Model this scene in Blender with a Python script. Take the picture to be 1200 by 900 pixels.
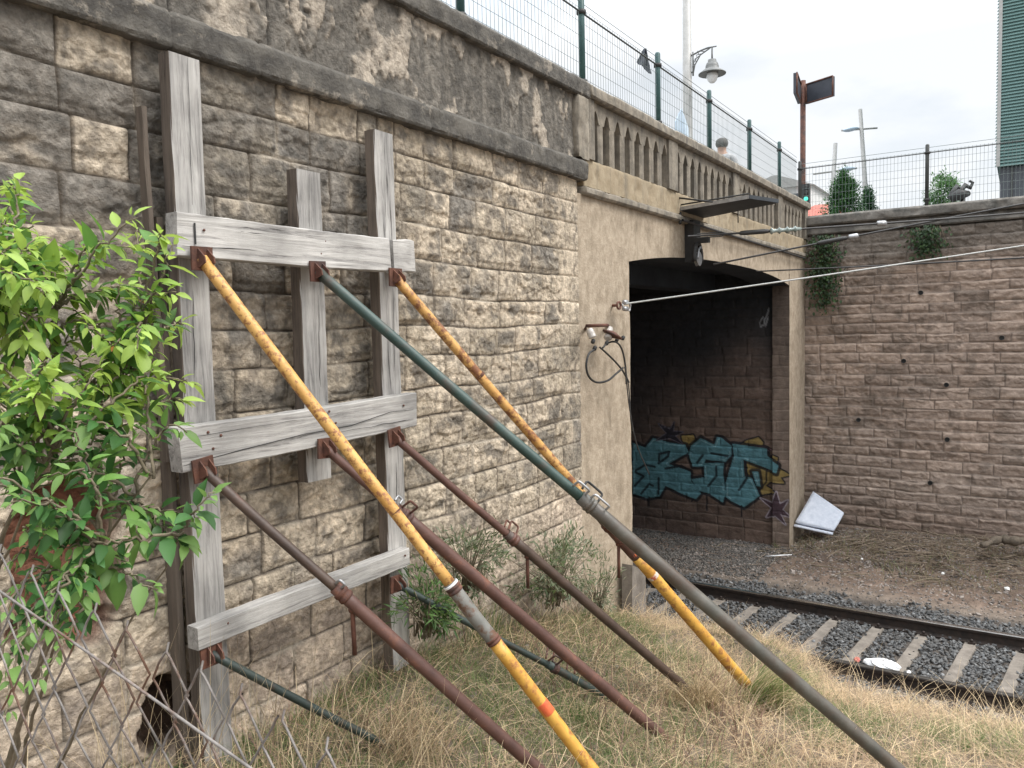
import bpy, math, random
import numpy as np
from mathutils import Vector, Matrix
random.seed(7); RNG = np.random.default_rng(7)
for o in list(bpy.data.objects): bpy.data.objects.remove(o)
S = bpy.context.scene
COL = S.collection

# ------------------------------------------------------------------ camera
F = 920.0; TH = math.radians(33.1); PI_ = math.radians(3.79); RO = math.radians(1.32)
CAM = np.array([0, -3.04, 3.4])
_fh = np.array([math.cos(TH), math.sin(TH), 0]); _rh = np.array([math.sin(TH), -math.cos(TH), 0]); _Z = np.array([0, 0, 1.])
cf = _fh*math.cos(PI_) - _Z*math.sin(PI_); _u0 = _fh*math.sin(PI_) + _Z*math.cos(PI_)
cr = math.cos(RO)*_rh - math.sin(RO)*_u0; cu = math.sin(RO)*_rh + math.cos(RO)*_u0
cam_d = bpy.data.cameras.new('camera'); cam = bpy.data.objects.new('camera', cam_d); COL.objects.link(cam)
M = Matrix(((cr[0], cu[0], -cf[0]), (cr[1], cu[1], -cf[1]), (cr[2], cu[2], -cf[2]))).to_4x4()
M.translation = Vector(CAM); cam.matrix_world = M
cam_d.sensor_width = 36; cam_d.lens = F/1200*36; cam_d.clip_end = 2000; cam_d.clip_start = 0.05
S.camera = cam
S.render.resolution_x = 1024; S.render.resolution_y = 768

# ------------------------------------------------------------------ sky, sun, exposure
SUN_EL = math.radians(52); SUN_AZ_VEC = (0.30, -1.0)        # light comes from +x -y, high
W = bpy.data.worlds.new('World'); S.world = W; W.use_nodes = True
nt = W.node_tree; nt.nodes.clear()
out = nt.nodes.new('ShaderNodeOutputWorld'); bg = nt.nodes.new('ShaderNodeBackground')
sky = nt.nodes.new('ShaderNodeTexSky'); sky.sky_type = 'NISHITA'; sky.sun_disc = False
sky.sun_elevation = SUN_EL; sky.sun_rotation = math.atan2(SUN_AZ_VEC[0], SUN_AZ_VEC[1]); sky.dust_density = 3
tc = nt.nodes.new('ShaderNodeTexCoord'); mp = nt.nodes.new('ShaderNodeMapping'); mp.inputs['Scale'].default_value = (1.2, 1.2, 3.2)
mp.inputs['Location'].default_value = (0.4, 0.9, 0.1)
nz = nt.nodes.new('ShaderNodeTexNoise'); nz.inputs['Scale'].default_value = 2.2; nz.inputs['Detail'].default_value = 6
nz.inputs['Roughness'].default_value = .55
cr_ = nt.nodes.new('ShaderNodeValToRGB')
cr_.color_ramp.elements[0].position = .42; cr_.color_ramp.elements[0].color = (4.6, 4.95, 5.3, 1)
cr_.color_ramp.elements[1].position = .58; cr_.color_ramp.elements[1].color = (5.8, 5.9, 6.0, 1)
sep = nt.nodes.new('ShaderNodeSeparateXYZ')
gr = nt.nodes.new('ShaderNodeMapRange'); gr.inputs['From Min'].default_value = .30; gr.inputs['From Max'].default_value = 1; gr.inputs['To Min'].default_value = 1; gr.inputs['To Max'].default_value = 4.6
ml = nt.nodes.new('ShaderNodeVectorMath'); ml.operation = 'SCALE'
mx = nt.nodes.new('ShaderNodeMix'); mx.data_type = 'RGBA'; mx.inputs[0].default_value = .9
L = nt.links.new
L(tc.outputs['Generated'], mp.inputs['Vector']); L(mp.outputs[0], nz.inputs['Vector']); L(nz.outputs['Fac'], cr_.inputs[0])
L(tc.outputs['Generated'], sep.inputs[0]); L(sep.outputs['Z'], gr.inputs['Value'])
L(cr_.outputs[0], ml.inputs[0]); L(gr.outputs[0], ml.inputs['Scale'])
L(sky.outputs[0], mx.inputs[6]); L(ml.outputs[0], mx.inputs[7]); L(mx.outputs[2], bg.inputs[0])
bg.inputs[1].default_value = .1; L(bg.outputs[0], out.inputs[0])
sd = bpy.data.lights.new('sun', 'SUN'); sd.energy = 1.4; sd.angle = math.radians(25); sd.color = (1, .96, .9)
sun = bpy.data.objects.new('sun', sd); COL.objects.link(sun)
_a = np.array([SUN_AZ_VEC[0], SUN_AZ_VEC[1]]); _a = _a/np.linalg.norm(_a)
sdir = Vector((_a[0]*math.cos(SUN_EL), _a[1]*math.cos(SUN_EL), math.sin(SUN_EL)))
sun.rotation_euler = sdir.to_track_quat('Z', 'Y').to_euler()
S.view_settings.view_transform = 'Standard'; S.view_settings.look = 'None'; S.view_settings.gamma = 1
S.view_settings.use_curve_mapping = False
S.view_settings.exposure = 0.85

# ------------------------------------------------------------------ geometry helpers
def ray(x, y): return cf + (x-600)/F*cr - (y-450)/F*cu
def wl(x, y, v=0.0):                       # pixel -> point of the vertical plane v metres in front of the stone wall
    d = ray(x, y); return CAM + (-v-CAM[1])/d[1]*d
def xpl(x, y, X=13.6):
    d = ray(x, y); return CAM + (X-CAM[0])/d[0]*d
def zpl(x, y, z=0.0):
    d = ray(x, y); return CAM + (z-CAM[2])/d[2]*d
def dp(x, y, depth): return CAM + ray(x, y)*depth
def proj(p):
    q = np.array(p)-CAM; z = q@cf; return 600+F*(q@cr)/z, 450-F*(q@cu)/z

def hsh(ix, iy, s):
    n = (ix.astype(np.int64)*374761393 + iy.astype(np.int64)*668265263 + s*1274126177) & 0xffffffff
    n = ((n ^ (n >> 13))*1274126177) & 0xffffffff
    return ((n ^ (n >> 16)) & 0xffff)/65535.0
def vn(x, y, s=0):
    x = np.asarray(x, float); y = np.asarray(y, float)
    ix = np.floor(x); iy = np.floor(y); fx = x-ix; fy = y-iy
    fx = fx*fx*(3-2*fx); fy = fy*fy*(3-2*fy); ix = ix.astype(int); iy = iy.astype(int)
    a = hsh(ix, iy, s); b = hsh(ix+1, iy, s); c = hsh(ix, iy+1, s); d = hsh(ix+1, iy+1, s)
    return (a*(1-fx)+b*fx)*(1-fy)+(c*(1-fx)+d*fx)*fy
def fbm(x, y, s=0, o=4, g=.5):
    t = 0; a = 1; w = 0
    for k in range(o):
        t = t + a*vn(np.asarray(x)*2**k+17.3*k, np.asarray(y)*2**k-9.1*k, s+k); w += a; a *= g
    return t/w
def sst(a, b, x):
    t = np.clip((x-a)/(b-a), 0, 1); return t*t*(3-2*t)

def tag(o, label=None, cat=None, group=None, kind=None):
    if label: o['label'] = label
    if cat: o['category'] = cat
    if group: o['group'] = group
    if kind: o['kind'] = kind
    return o
def empty(name, loc, label=None, cat=None, group=None, kind=None, parent=None):
    o = bpy.data.objects.new(name, None); COL.objects.link(o); o.location = Vector(loc); o.empty_display_size = .2
    return tag(o, label, cat, group, kind)
def np_mesh(name, V, faces_flat, sizes, mat, parent=None, col=None, smooth=True, matidx=None):
    me = bpy.data.meshes.new(name); V = np.asarray(V, np.float32)
    off = np.zeros(3)
    if parent is not None:
        p = parent; off = np.array(p.location)
        while p.parent: p = p.parent; off = off+np.array(p.location)
    V = V-off.astype(np.float32)
    me.vertices.add(len(V)); me.vertices.foreach_set('co', V.ravel())
    ff = np.asarray(faces_flat, np.int32).ravel(); sizes = np.asarray(sizes, np.int32)
    me.loops.add(len(ff)); me.loops.foreach_set('vertex_index', ff)
    me.polygons.add(len(sizes)); st = np.concatenate([[0], np.cumsum(sizes)[:-1]]).astype(np.int32)
    me.polygons.foreach_set('loop_start', st); me.polygons.foreach_set('loop_total', sizes)
    me.polygons.foreach_set('use_smooth', np.full(len(sizes), smooth, bool))
    for m in (mat if isinstance(mat, (list, tuple)) else [mat]): me.materials.append(m)
    if matidx is not None: me.polygons.foreach_set('material_index', np.asarray(matidx, np.int32))
    me.update(calc_edges=True)
    if col is not None:
        c = np.ones((len(V), 4), np.float32); c[:, :3] = col
        a = me.color_attributes.new('Col', 'FLOAT_COLOR', 'POINT'); a.data.foreach_set('color', c.ravel())
    me.validate()
    o = bpy.data.objects.new(name, me); COL.objects.link(o)
    if parent is not None: o.parent = parent
    return o
def grid_mesh(name, P, mat, parent=None, col=None, smooth=True, flip=False):
    n, m = P.shape[:2]; idx = np.arange(n*m).reshape(n, m)
    q = np.stack([idx[:-1, :-1], idx[1:, :-1], idx[1:, 1:], idx[:-1, 1:]], -1).reshape(-1, 4)
    if flip: q = q[:, ::-1]
    return np_mesh(name, P.reshape(-1, 3), q, np.full(len(q), 4), mat, parent, None if col is None else col.reshape(-1, 3), smooth)

class MB:
    def __init__(s): s.v = []; s.f = []; s.sm = []; s.mi = []; s.c = 0
    def add(s, vs, fs, sm=False, mi=0):
        b = len(s.v); s.v += [tuple(map(float, p)) for p in vs]
        for f in fs: s.f.append([i+b for i in f]); s.sm.append(sm); s.mi.append(mi)
    def box(s, x0, x1, y0, y1, z0, z1, mi=0):
        s.hexa([(x0,y0,z0),(x1,y0,z0),(x1,y1,z0),(x0,y1,z0),(x0,y0,z1),(x1,y0,z1),(x1,y1,z1),(x0,y1,z1)], mi)
    def hexa(s, p, mi=0):
        s.add(p, [(0,3,2,1),(4,5,6,7),(0,1,5,4),(1,2,6,5),(2,3,7,6),(3,0,4,7)], False, mi)
    def prism(s, poly, vec, mi=0):
        n = len(poly); p = [np.array(q, float) for q in poly]; v = np.array(vec, float)
        s.add(p+[q+v for q in p], [tuple(range(n))[::-1], tuple(range(n, 2*n))]+[(i, (i+1) % n, n+(i+1) % n, n+i) for i in range(n)], False, mi)
    def sweep(s, path, radii, n=10, cap=True, sec=None, sm=True, mi=0, up=None):
        path = [np.array(p, float) for p in path]
        if np.isscalar(radii): radii = [radii]*len(path)
        t = [path[min(i+1, len(path)-1)]-path[max(i-1, 0)] for i in range(len(path))]
        t = [a/(np.linalg.norm(a)+1e-9) for a in t]
        a = np.array(up if up is not None else ((0, 0, 1) if abs(t[0][2]) < .9 else (1, 0, 0)), float)
        u = np.cross(t[0], a); u /= np.linalg.norm(u)+1e-9; V = []
        for i, p in enumerate(path):
            u = u-t[i]*(u@t[i]); u /= np.linalg.norm(u)+1e-9; w = np.cross(u, t[i])
            if sec is None:
                for k in range(n):
                    g = 2*math.pi*k/n; V.append(p+radii[i]*(math.cos(g)*u+math.sin(g)*w))
            else:
                for (a1, b1) in sec: V.append(p+radii[i]*(a1*u+b1*w))
        if sec is not None: n = len(sec)
        m = len(path)
        fs = [(i*n+k, i*n+(k+1) % n, (i+1)*n+(k+1) % n, (i+1)*n+k) for i in range(m-1) for k in range(n)]
        s.add(V, fs, sm, mi)
        if cap:
            b = len(s.v)-len(V); s.f.append([b+k for k in range(n)][::-1]); s.sm.append(False); s.mi.append(mi)
            s.f.append([b+(m-1)*n+k for k in range(n)]); s.sm.append(False); s.mi.append(mi)
    def lathe(s, prof, o, axis=(0, 0, 1), n=16, mi=0):
        ax = np.array(axis, float); ax /= np.linalg.norm(ax); o = np.array(o, float)
        a = np.array((1, 0, 0) if abs(ax[0]) < .9 else (0, 1, 0), float); u = np.cross(ax, a); u /= np.linalg.norm(u); w = np.cross(ax, u)
        V = []
        for r, h in prof:
            for k in range(n):
                g = 2*math.pi*k/n; V.append(o+ax*h+max(r, 1e-4)*(math.cos(g)*u+math.sin(g)*w))
        m = len(prof)
        s.add(V, [(i*n+k, i*n+(k+1) % n, (i+1)*n+(k+1) % n, (i+1)*n+k) for i in range(m-1) for k in range(n)], True, mi)
        b = len(s.v)-len(V); s.f.append([b+k for k in range(n)][::-1]); s.sm.append(False); s.mi.append(mi)
        s.f.append([b+(m-1)*n+k for k in range(n)]); s.sm.append(False); s.mi.append(mi)
    def build(s, name, mat, parent=None, **kw):
        o = np_mesh(name, np.array(s.v), np.concatenate([np.array(f) for f in s.f]), [len(f) for f in s.f], mat, parent, matidx=s.mi)
        o.data.polygons.foreach_set('use_smooth', np.array(s.sm, bool))
        return tag(o, **kw) if kw else o

# ------------------------------------------------------------------ materials
def mat(name, c1, c2=None, scale=6, rough=.85, bump=.3, bscale=40, metal=0, attr=False, stain=None, sscale=1.5, slo=.5, shi=.6,
        stretch=(1, 1, 1), detail=6, bdist=.01, coords='Object', streak=None, trans=0):
    m = bpy.data.materials.new(name); m.use_nodes = True; t = m.node_tree; N = t.nodes; K = t.links.new
    b = N['Principled BSDF']; b.inputs['Roughness'].default_value = rough; b.inputs['Metallic'].default_value = metal
    co = N.new('ShaderNodeTexCoord'); mp = N.new('ShaderNodeMapping'); mp.inputs['Scale'].default_value = stretch
    if coords == 'World':
        ge = N.new('ShaderNodeNewGeometry'); K(ge.outputs['Position'], mp.inputs[0])
    else: K(co.outputs[coords], mp.inputs[0])
    n1 = N.new('ShaderNodeTexNoise'); n1.inputs['Scale'].default_value = scale; n1.inputs['Detail'].default_value = detail; n1.inputs['Roughness'].default_value = .62
    K(mp.outputs[0], n1.inputs['Vector'])
    r = N.new('ShaderNodeValToRGB'); r.color_ramp.elements[0].position = .34; r.color_ramp.elements[1].position = .66
    c2 = c2 or tuple(min(1, c*1.35) for c in c1)
    r.color_ramp.elements[0].color = (*c1, 1); r.color_ramp.elements[1].color = (*c2, 1); K(n1.outputs['Fac'], r.inputs[0])
    cur = r.outputs[0]
    if stain:
        n2 = N.new('ShaderNodeTexNoise'); n2.inputs['Scale'].default_value = sscale; n2.inputs['Detail'].default_value = 8; n2.inputs['Roughness'].default_value = .68
        if streak:
            m2 = N.new('ShaderNodeMapping'); m2.inputs['Scale'].default_value = streak
            K(mp.outputs[0], m2.inputs[0]); K(m2.outputs[0], n2.inputs['Vector'])
        else: K(mp.outputs[0], n2.inputs['Vector'])
        mr = N.new('ShaderNodeMapRange'); mr.inputs['From Min'].default_value = slo; mr.inputs['From Max'].default_value = shi
        K(n2.outputs['Fac'], mr.inputs['Value'])
        x = N.new('ShaderNodeMix'); x.data_type = 'RGBA'; K(mr.outputs[0], x.inputs[0]); K(cur, x.inputs[6]); x.inputs[7].default_value = (*stain, 1)
        cur = x.outputs[2]
    if attr:
        a = N.new('ShaderNodeAttribute'); a.attribute_name = 'Col'
        x = N.new('ShaderNodeMix'); x.data_type = 'RGBA'; x.blend_type = 'MULTIPLY'; x.inputs[0].default_value = 1
        K(cur, x.inputs[6]); K(a.outputs['Color'], x.inputs[7]); cur = x.outputs[2]
    K(cur, b.inputs['Base Color'])
    if bump:
        n3 = N.new('ShaderNodeTexNoise'); n3.inputs['Scale'].default_value = bscale; n3.inputs['Detail'].default_value = 7; n3.inputs['Roughness'].default_value = .65
        K(mp.outputs[0], n3.inputs['Vector']); bp = N.new('ShaderNodeBump'); bp.inputs['Strength'].default_value = bump; bp.inputs['Distance'].default_value = bdist
        K(n3.outputs['Fac'], bp.inputs['Height']); K(bp.outputs[0], b.inputs['Normal'])
    if trans: b.inputs['Transmission Weight'].default_value = trans
    return m
def leafmat(name, tint=(1, 1, 1)):
    m = bpy.data.materials.new(name); m.use_nodes = True; t = m.node_tree; N = t.nodes; K = t.links.new
    b = N['Principled BSDF']; b.inputs['Roughness'].default_value = .5; b.inputs['Specular IOR Level'].default_value = .35
    a = N.new('ShaderNodeAttribute'); a.attribute_name = 'Col'
    K(a.outputs['Color'], b.inputs['Base Color'])
    tr = N.new('ShaderNodeBsdfTranslucent'); h = N.new('ShaderNodeHueSaturation'); h.inputs['Value'].default_value = 1.5; h.inputs['Hue'].default_value = .49
    K(a.outputs['Color'], h.inputs['Color']); K(h.outputs[0], tr.inputs[0])
    ms = N.new('ShaderNodeMixShader'); ms.inputs[0].default_value = .35; K(b.outputs[0], ms.inputs[1]); K(tr.outputs[0], ms.inputs[2]); K(ms.outputs[0], N['Material Output'].inputs[0])
    return m
g = lambda v: (v, v, v)
MT = {}
MT['ashlar'] = mat('ashlar', g(.62), g(1.25), 26, .94, 1.0, 48, attr=True, bdist=.022, stain=g(.42), sscale=11, slo=.60, shi=.72, detail=9)
MT['brick'] = mat('rough_brick', g(.7), g(1.12), 9, .92, .7, 40, attr=True, bdist=.02)
MT['dark_stone'] = mat('weathered_dark_stone', (.05, .045, .039), (.135, .122, .103), 9, .9, .9, 40, stain=(.27, .235, .19), sscale=7, slo=.57, shi=.68, coords='World', bdist=.015)
MT['panel'] = mat('peeling_render', g(.6), g(1.3), 24, .94, 1.0, 42, attr=True, bdist=.022, detail=9)
MT['concrete'] = mat('aged_concrete', (.33, .262, .188), (.46, .378, .285), 16, .92, 1.0, 45, stain=(.215, .168, .115), sscale=3.4, slo=.46, shi=.72, streak=(2, 2, 1.1), coords='World', bdist=.008)
MT['concrete_top'] = mat('aged_concrete_grey', (.155, .133, .103), (.29, .25, .197), 10, .9, .8, 30, stain=(.085, .077, .065), sscale=4, slo=.46, shi=.72, streak=(3, 3, .6), coords='World', bdist=.008)
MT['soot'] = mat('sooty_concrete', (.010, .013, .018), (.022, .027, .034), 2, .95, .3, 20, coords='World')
MT['recess'] = mat('dark_recess', (.07, .062, .05), (.13, .115, .09), 6, .95, .3, 30, coords='World')
MT['soil'] = mat('soil', (.12, .096, .076), (.25, .20, .158), 7, .95, .8, 60, attr=True, coords='World', bdist=.02)
MT['street'] = mat('street', (.15, .15, .15), (.22, .22, .21), 3, .9, .2, 40, coords='World')
MT['gravel'] = mat('gravel', g(.75), g(1.2), 20, .85, .4, 60, attr=True, coords='World')
MT['rail'] = mat('rail_steel', (.018, .014, .012), (.045, .03, .023), 12, .7, .3, 60, metal=.2, coords='World')
MT['railtop'] = mat('rail_top_steel', (.5, .49, .48), (.62, .61, .6), 9, .16, .0, 60, metal=.95, coords='World')
MT['raildull'] = mat('dull_rail_top', (.05, .045, .04), (.09, .08, .07), 12, .5, .1, 60, metal=.6)
MT['sleeper'] = mat('sleeper_concrete', (.15, .13, .108), (.25, .218, .185), 9, .92, .6, 45, coords='World', stain=(.12, .10, .085), sscale=5, slo=.5, shi=.75)
MT['grass'] = leafmat('grass_blade')
MT['leaf'] = leafmat('leaf')
MT['twig'] = mat('twig', (.10, .08, .05), (.22, .18, .12), 20, .85, .4, 80)
MT['bark'] = mat('bark', (.07, .055, .04), (.14, .11, .08), 20, .9, .5, 60)
def paint(name, c1, c2, rust=(.12, .045, .02), lo=.52, hi=.6, sscale=14, rough=.5, **k):
    return mat(name, c1, c2, 7, rough, .25, 90, stain=rust, sscale=sscale, slo=lo, shi=hi, coords='World', bdist=.004, **k)
MT['yellow'] = paint('rusty_yellow_paint', (.50, .245, .04), (.64, .37, .07), (.30, .12, .04), .50, .64, 22)
MT['yellow_old'] = paint('rusted_yellow_paint', (.50, .26, .07), (.62, .36, .12), (.20, .08, .035), .46, .58, 18)
MT['yellow_top'] = paint('peeling_yellow_paint', (.50, .26, .065), (.64, .38, .12), (.27, .115, .045), .50, .60, 38)
MT['green'] = paint('old_green_paint', (.022, .048, .04), (.05, .08, .068), (.075, .045, .032), .5, .7, 6)
MT['darkgreen'] = paint('dark_green_paint', (.018, .028, .024), (.035, .05, .042), (.05, .03, .02), .55, .7, 9)
MT['steel'] = paint('worn_green_brown_steel', (.07, .068, .058), (.13, .12, .10), (.075, .045, .03), .45, .7, 5, rough=.42)
MT['rust'] = mat('rust', (.075, .028, .018), (.15, .062, .038), 16, .75, .5, 90, stain=(.055, .03, .025), sscale=7, coords='World', bdist=.005)
MT['brown'] = mat('brown_rusty_tube', (.075, .035, .026), (.135, .065, .048), 10, .55, .3, 90, stain=(.20, .08, .045), sscale=10, slo=.58, shi=.7, coords='World', bdist=.004)
MT['darkbrown'] = mat('dark_brown_tube', (.05, .032, .024), (.09, .058, .042), 10, .5, .3, 90, stain=(.12, .055, .035), sscale=9, slo=.58, shi=.7, coords='World', bdist=.004)
MT['rustplate'] = mat('orange_rust_plate', (.075, .032, .02), (.15, .06, .036), 18, .85, .6, 80, stain=(.07, .03, .02), sscale=12, coords='World', bdist=.006)
MT['red'] = mat('red_paint', (.55, .08, .03), (.65, .16, .05), 20, .5, .2, 60, coords='World')
MT['sticker'] = mat('torn_sticker', (.50, .42, .35), (.72, .68, .62), 30, .7, .2, 60, stain=(.45, .12, .06), sscale=30, slo=.5, shi=.56, coords='World')
MT['galv'] = mat('galvanised', (.30, .30, .30), (.45, .45, .46), 20, .4, .2, 60, metal=.6, coords='World')
MT['greygreen'] = paint('grey_sleeve', (.12, .12, .105), (.22, .21, .19), (.12, .06, .035), .5, .62, 18)
MT['postgreen'] = mat('green_post_paint', (.02, .062, .06), (.035, .09, .085), 12, .45, .1, 60, coords='World')
MT['wire'] = mat('fence_wire', (.13, .16, .15), (.18, .21, .20), 12, .5, 0, metal=.2)
MT['postdark'] = mat('dark_post_paint', (.03, .032, .03), (.055, .055, .05), 12, .5, .1, 60, coords='World')
MT['pole'] = mat('grey_pole_paint', (.33, .32, .30), (.42, .41, .39), 12, .5, .1, 60, coords='World')
MT['lampgrey'] = mat('lamp_grey', (.12, .125, .12), (.17, .17, .165), 12, .5, .1, 60)
MT['black'] = mat('black_iron', (.012, .012, .012), (.03, .028, .026), 12, .6, .2, 60)
MT['cable'] = mat('cable_dark', (.02, .02, .02), (.045, .04, .038), 12, .6, 0)
MT['cablelight'] = mat('cable_light', (.28, .28, .27), (.38, .38, .36), 30, .45, .2, 90)
MT['white'] = mat('white_matt', (.70, .70, .70), (.82, .82, .82), 12, .6, .1, 40)
MT['glaze'] = mat('glazed_insulator', (.36, .33, .30), (.48, .44, .40), 8, .25, 0)
MT['glassins'] = mat('green_glass_insulator', (.20, .24, .22), (.30, .34, .32), 8, .15, 0)
MT['foam'] = mat('foam_board', (.52, .56, .64), (.66, .69, .76), 14, .8, .4, 50)
MT['sheet'] = mat('dark_blue_panel', (.03, .035, .045), (.05, .055, .07), 5, .5, .2, 40)
MT['canopy'] = mat('grey_canopy_sheet', (.022, .026, .032), (.04, .045, .052), 5, .6, .2, 40, coords='World')
MT['glass'] = mat('lamp_globe', (.75, .76, .76), (.85, .86, .86), 5, .15, 0)
MT['cladding'] = mat('green_cladding', (.10, .185, .17), (.12, .21, .195), 1, .6, 0, coords='World')
MT['cladding_d'] = mat('dark_glazing', (.045, .05, .058), (.08, .085, .095), .6, .35, 0, coords='World')
MT['render'] = mat('pale_render', (.55, .54, .52), (.65, .64, .62), 2, .9, .1, 40, coords='World')
MT['tile'] = mat('red_roof_tile', (.42, .12, .09), (.55, .20, .16), 6, .9, .3, 40)
MT['signal'] = bpy.data.materials.new('lit_signal'); MT['signal'].use_nodes = True
_b = MT['signal'].node_tree.nodes['Principled BSDF']; _b.inputs['Base Color'].default_value = (.1, .8, .6, 1); _b.inputs['Emission Color'].default_value = (.1, .9, .65, 1); _b.inputs['Emission Strength'].default_value = .2
MT['cloth'] = mat('dark_cloth', (.045, .05, .065), (.10, .105, .12), 9, .9, .3, 40)
MT['bluesheet'] = mat('pale_blue_plastic', (.42, .52, .62), (.55, .64, .72), 9, .5, .3, 40)
MT['skin'] = mat('skin', (.45, .27, .19), (.52, .33, .24), 9, .6, 0)
MT['hair'] = mat('dark_grey_hair', (.07, .065, .06), (.13, .12, .11), 60, .8, .4, 90)
MT['shirt'] = mat('grey_shirt', (.38, .38, .39), (.5, .5, .5), 9, .9, .2, 40)
MT['trousers'] = mat('dark_trousers', (.04, .045, .06), (.06, .065, .08), 9, .9, .2, 40)
MT['chain'] = mat('rusty_fence_wire', (.12, .105, .095), (.26, .235, .215), 30, .6, .3, 90, stain=(.12, .06, .035), sscale=8, coords='World')

def woodmat(name, axis):
    m = bpy.data.materials.new(name); m.use_nodes = True; t = m.node_tree; N = t.nodes; K = t.links.new; b = N['Principled BSDF']; b.inputs['Roughness'].default_value = .85
    ge = N.new('ShaderNodeNewGeometry'); mp = N.new('ShaderNodeMapping'); sc = [22., 22., 22.]; sc[axis] = 1.3
    mp.inputs['Scale'].default_value = sc; K(ge.outputs['Position'], mp.inputs[0])
    n = N.new('ShaderNodeTexNoise'); n.inputs['Scale'].default_value = 1.6; n.inputs['Detail'].default_value = 9; n.inputs['Roughness'].default_value = .72; n.inputs['Distortion'].default_value = .7
    K(mp.outputs[0], n.inputs['Vector'])
    r = N.new('ShaderNodeValToRGB'); e = r.color_ramp.elements
    e[0].position = .33; e[0].color = (.06, .052, .046, 1); e[1].position = .70; e[1].color = (.645, .62, .58, 1)
    q = e.new(.39); q.color = (.29, .275, .26, 1); q = e.new(.5); q.color = (.475, .45, .42, 1); K(n.outputs['Fac'], r.inputs[0])
    # broad stains and knots
    n2 = N.new('ShaderNodeTexNoise'); n2.inputs['Scale'].default_value = 3.2; n2.inputs['Detail'].default_value = 5; K(ge.outputs['Position'], n2.inputs['Vector'])
    mr = N.new('ShaderNodeMapRange'); mr.inputs['From Min'].default_value = .35; mr.inputs['From Max'].default_value = .7; mr.inputs['To Min'].default_value = .6; mr.inputs['To Max'].default_value = 1.12; K(n2.outputs['Fac'], mr.inputs['Value'])
    oi = N.new('ShaderNodeObjectInfo'); om = N.new('ShaderNodeMapRange'); om.inputs['To Min'].default_value = .80; om.inputs['To Max'].default_value = 1.12; K(oi.outputs['Random'], om.inputs['Value'])
    mu = N.new('ShaderNodeMath'); mu.operation = 'MULTIPLY'; K(mr.outputs[0], mu.inputs[0]); K(om.outputs[0], mu.inputs[1])
    vm = N.new('ShaderNodeVectorMath'); vm.operation = 'SCALE'; K(r.outputs[0], vm.inputs[0]); K(mu.outputs[0], vm.inputs['Scale'])
    m3 = N.new('ShaderNodeMapping'); s3 = [6., 6., 6.]; s3[axis] = 2.6; m3.inputs['Scale'].default_value = s3; K(ge.outputs['Position'], m3.inputs[0])
    vo = N.new('ShaderNodeTexVoronoi'); vo.inputs['Scale'].default_value = 1.0; K(m3.outputs[0], vo.inputs['Vector'])
    kr = N.new('ShaderNodeMapRange'); kr.inputs['From Min'].default_value = .05; kr.inputs['From Max'].default_value = .13; kr.inputs['To Min'].default_value = .25; kr.inputs['To Max'].default_value = 0; K(vo.outputs['Distance'], kr.inputs['Value'])
    x = N.new('ShaderNodeMix'); x.data_type = 'RGBA'; K(kr.outputs[0], x.inputs[0]); K(vm.outputs[0], x.inputs[6]); x.inputs[7].default_value = (.07, .055, .045, 1)
    # sides facing -x: brown unweathered wood, with shade painted into the colour too
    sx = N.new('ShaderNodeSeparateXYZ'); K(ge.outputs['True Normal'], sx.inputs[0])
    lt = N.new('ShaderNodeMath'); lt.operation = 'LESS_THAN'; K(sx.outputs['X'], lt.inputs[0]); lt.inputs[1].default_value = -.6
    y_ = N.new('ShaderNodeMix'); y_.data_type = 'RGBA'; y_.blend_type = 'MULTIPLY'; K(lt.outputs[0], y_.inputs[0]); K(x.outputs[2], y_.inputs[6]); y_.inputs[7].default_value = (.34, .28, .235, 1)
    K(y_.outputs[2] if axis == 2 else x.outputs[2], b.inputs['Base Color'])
    bp = N.new('ShaderNodeBump'); bp.inputs['Strength'].default_value = .8; bp.inputs['Distance'].default_value = .006; K(n.outputs['Fac'], bp.inputs['Height']); K(bp.outputs[0], b.inputs['Normal'])
    return m
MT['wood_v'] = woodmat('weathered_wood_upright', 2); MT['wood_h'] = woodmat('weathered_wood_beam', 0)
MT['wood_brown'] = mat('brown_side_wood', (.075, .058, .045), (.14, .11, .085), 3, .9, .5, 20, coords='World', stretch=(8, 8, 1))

# ------------------------------------------------------------------ terrain
GX = np.array([-60, -2, 0, 1, 2, 3.5, 5, 6.5, 7.2, 7.9, 8.2, 200]); GZ = np.array([2.2, 1.85, 1.78, 1.7, 1.5, 1.22, .92, .44, .08, -.165, -.17, -.17])
WX = np.array([-60, 1, 2, 3.3, 4.5, 5.6, 6.6, 7.0, 7.4, 8.0, 8.3, 200]); WZ = np.array([2.2, 1.75, 1.55, 1.52, 1.33, 1.03, .70, .52, .35, .02, -.17, -.17])
def gz(x, y):
    x = np.asarray(x, float); y = np.asarray(y, float)
    a = np.interp(x, GX, GZ); b = np.interp(x, WX, WZ); k = sst(-1.3, -.1, y); k = np.where(x > 6.3, np.maximum(k, sst(-1.9, -1.15, y)*sst(6.3, 6.9, x)), k); z = a*(1-k)+b*k
    t = sst(.2, 1.6, y); z = z*(1-t)+np.minimum(z, -.17)*t
    z = z+(fbm(x*1.3, y*1.3, 5, 3)-.5)*.10*np.clip((8.1-x)/1.0, 0, 1)
    # bank of debris against the far retaining wall
    d = sst(11.6, 13.4, x)*sst(.3, -.8, y); z = z+d*(.13+.18*fbm(x*.9, y*.9, 8, 3))
    z = z+sst(10.7, 11.2, x)*(.05+.07*(fbm(x*1.8, y*1.8, 11, 4)-.5))
    return z
def foot(px, py):
    d = ray(px, py); t = .5
    while t < 60:
        p = CAM+d*t
        if p[2] <= float(gz(p[0], p[1])): return p
        t += .01
    return CAM+d*10
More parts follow.
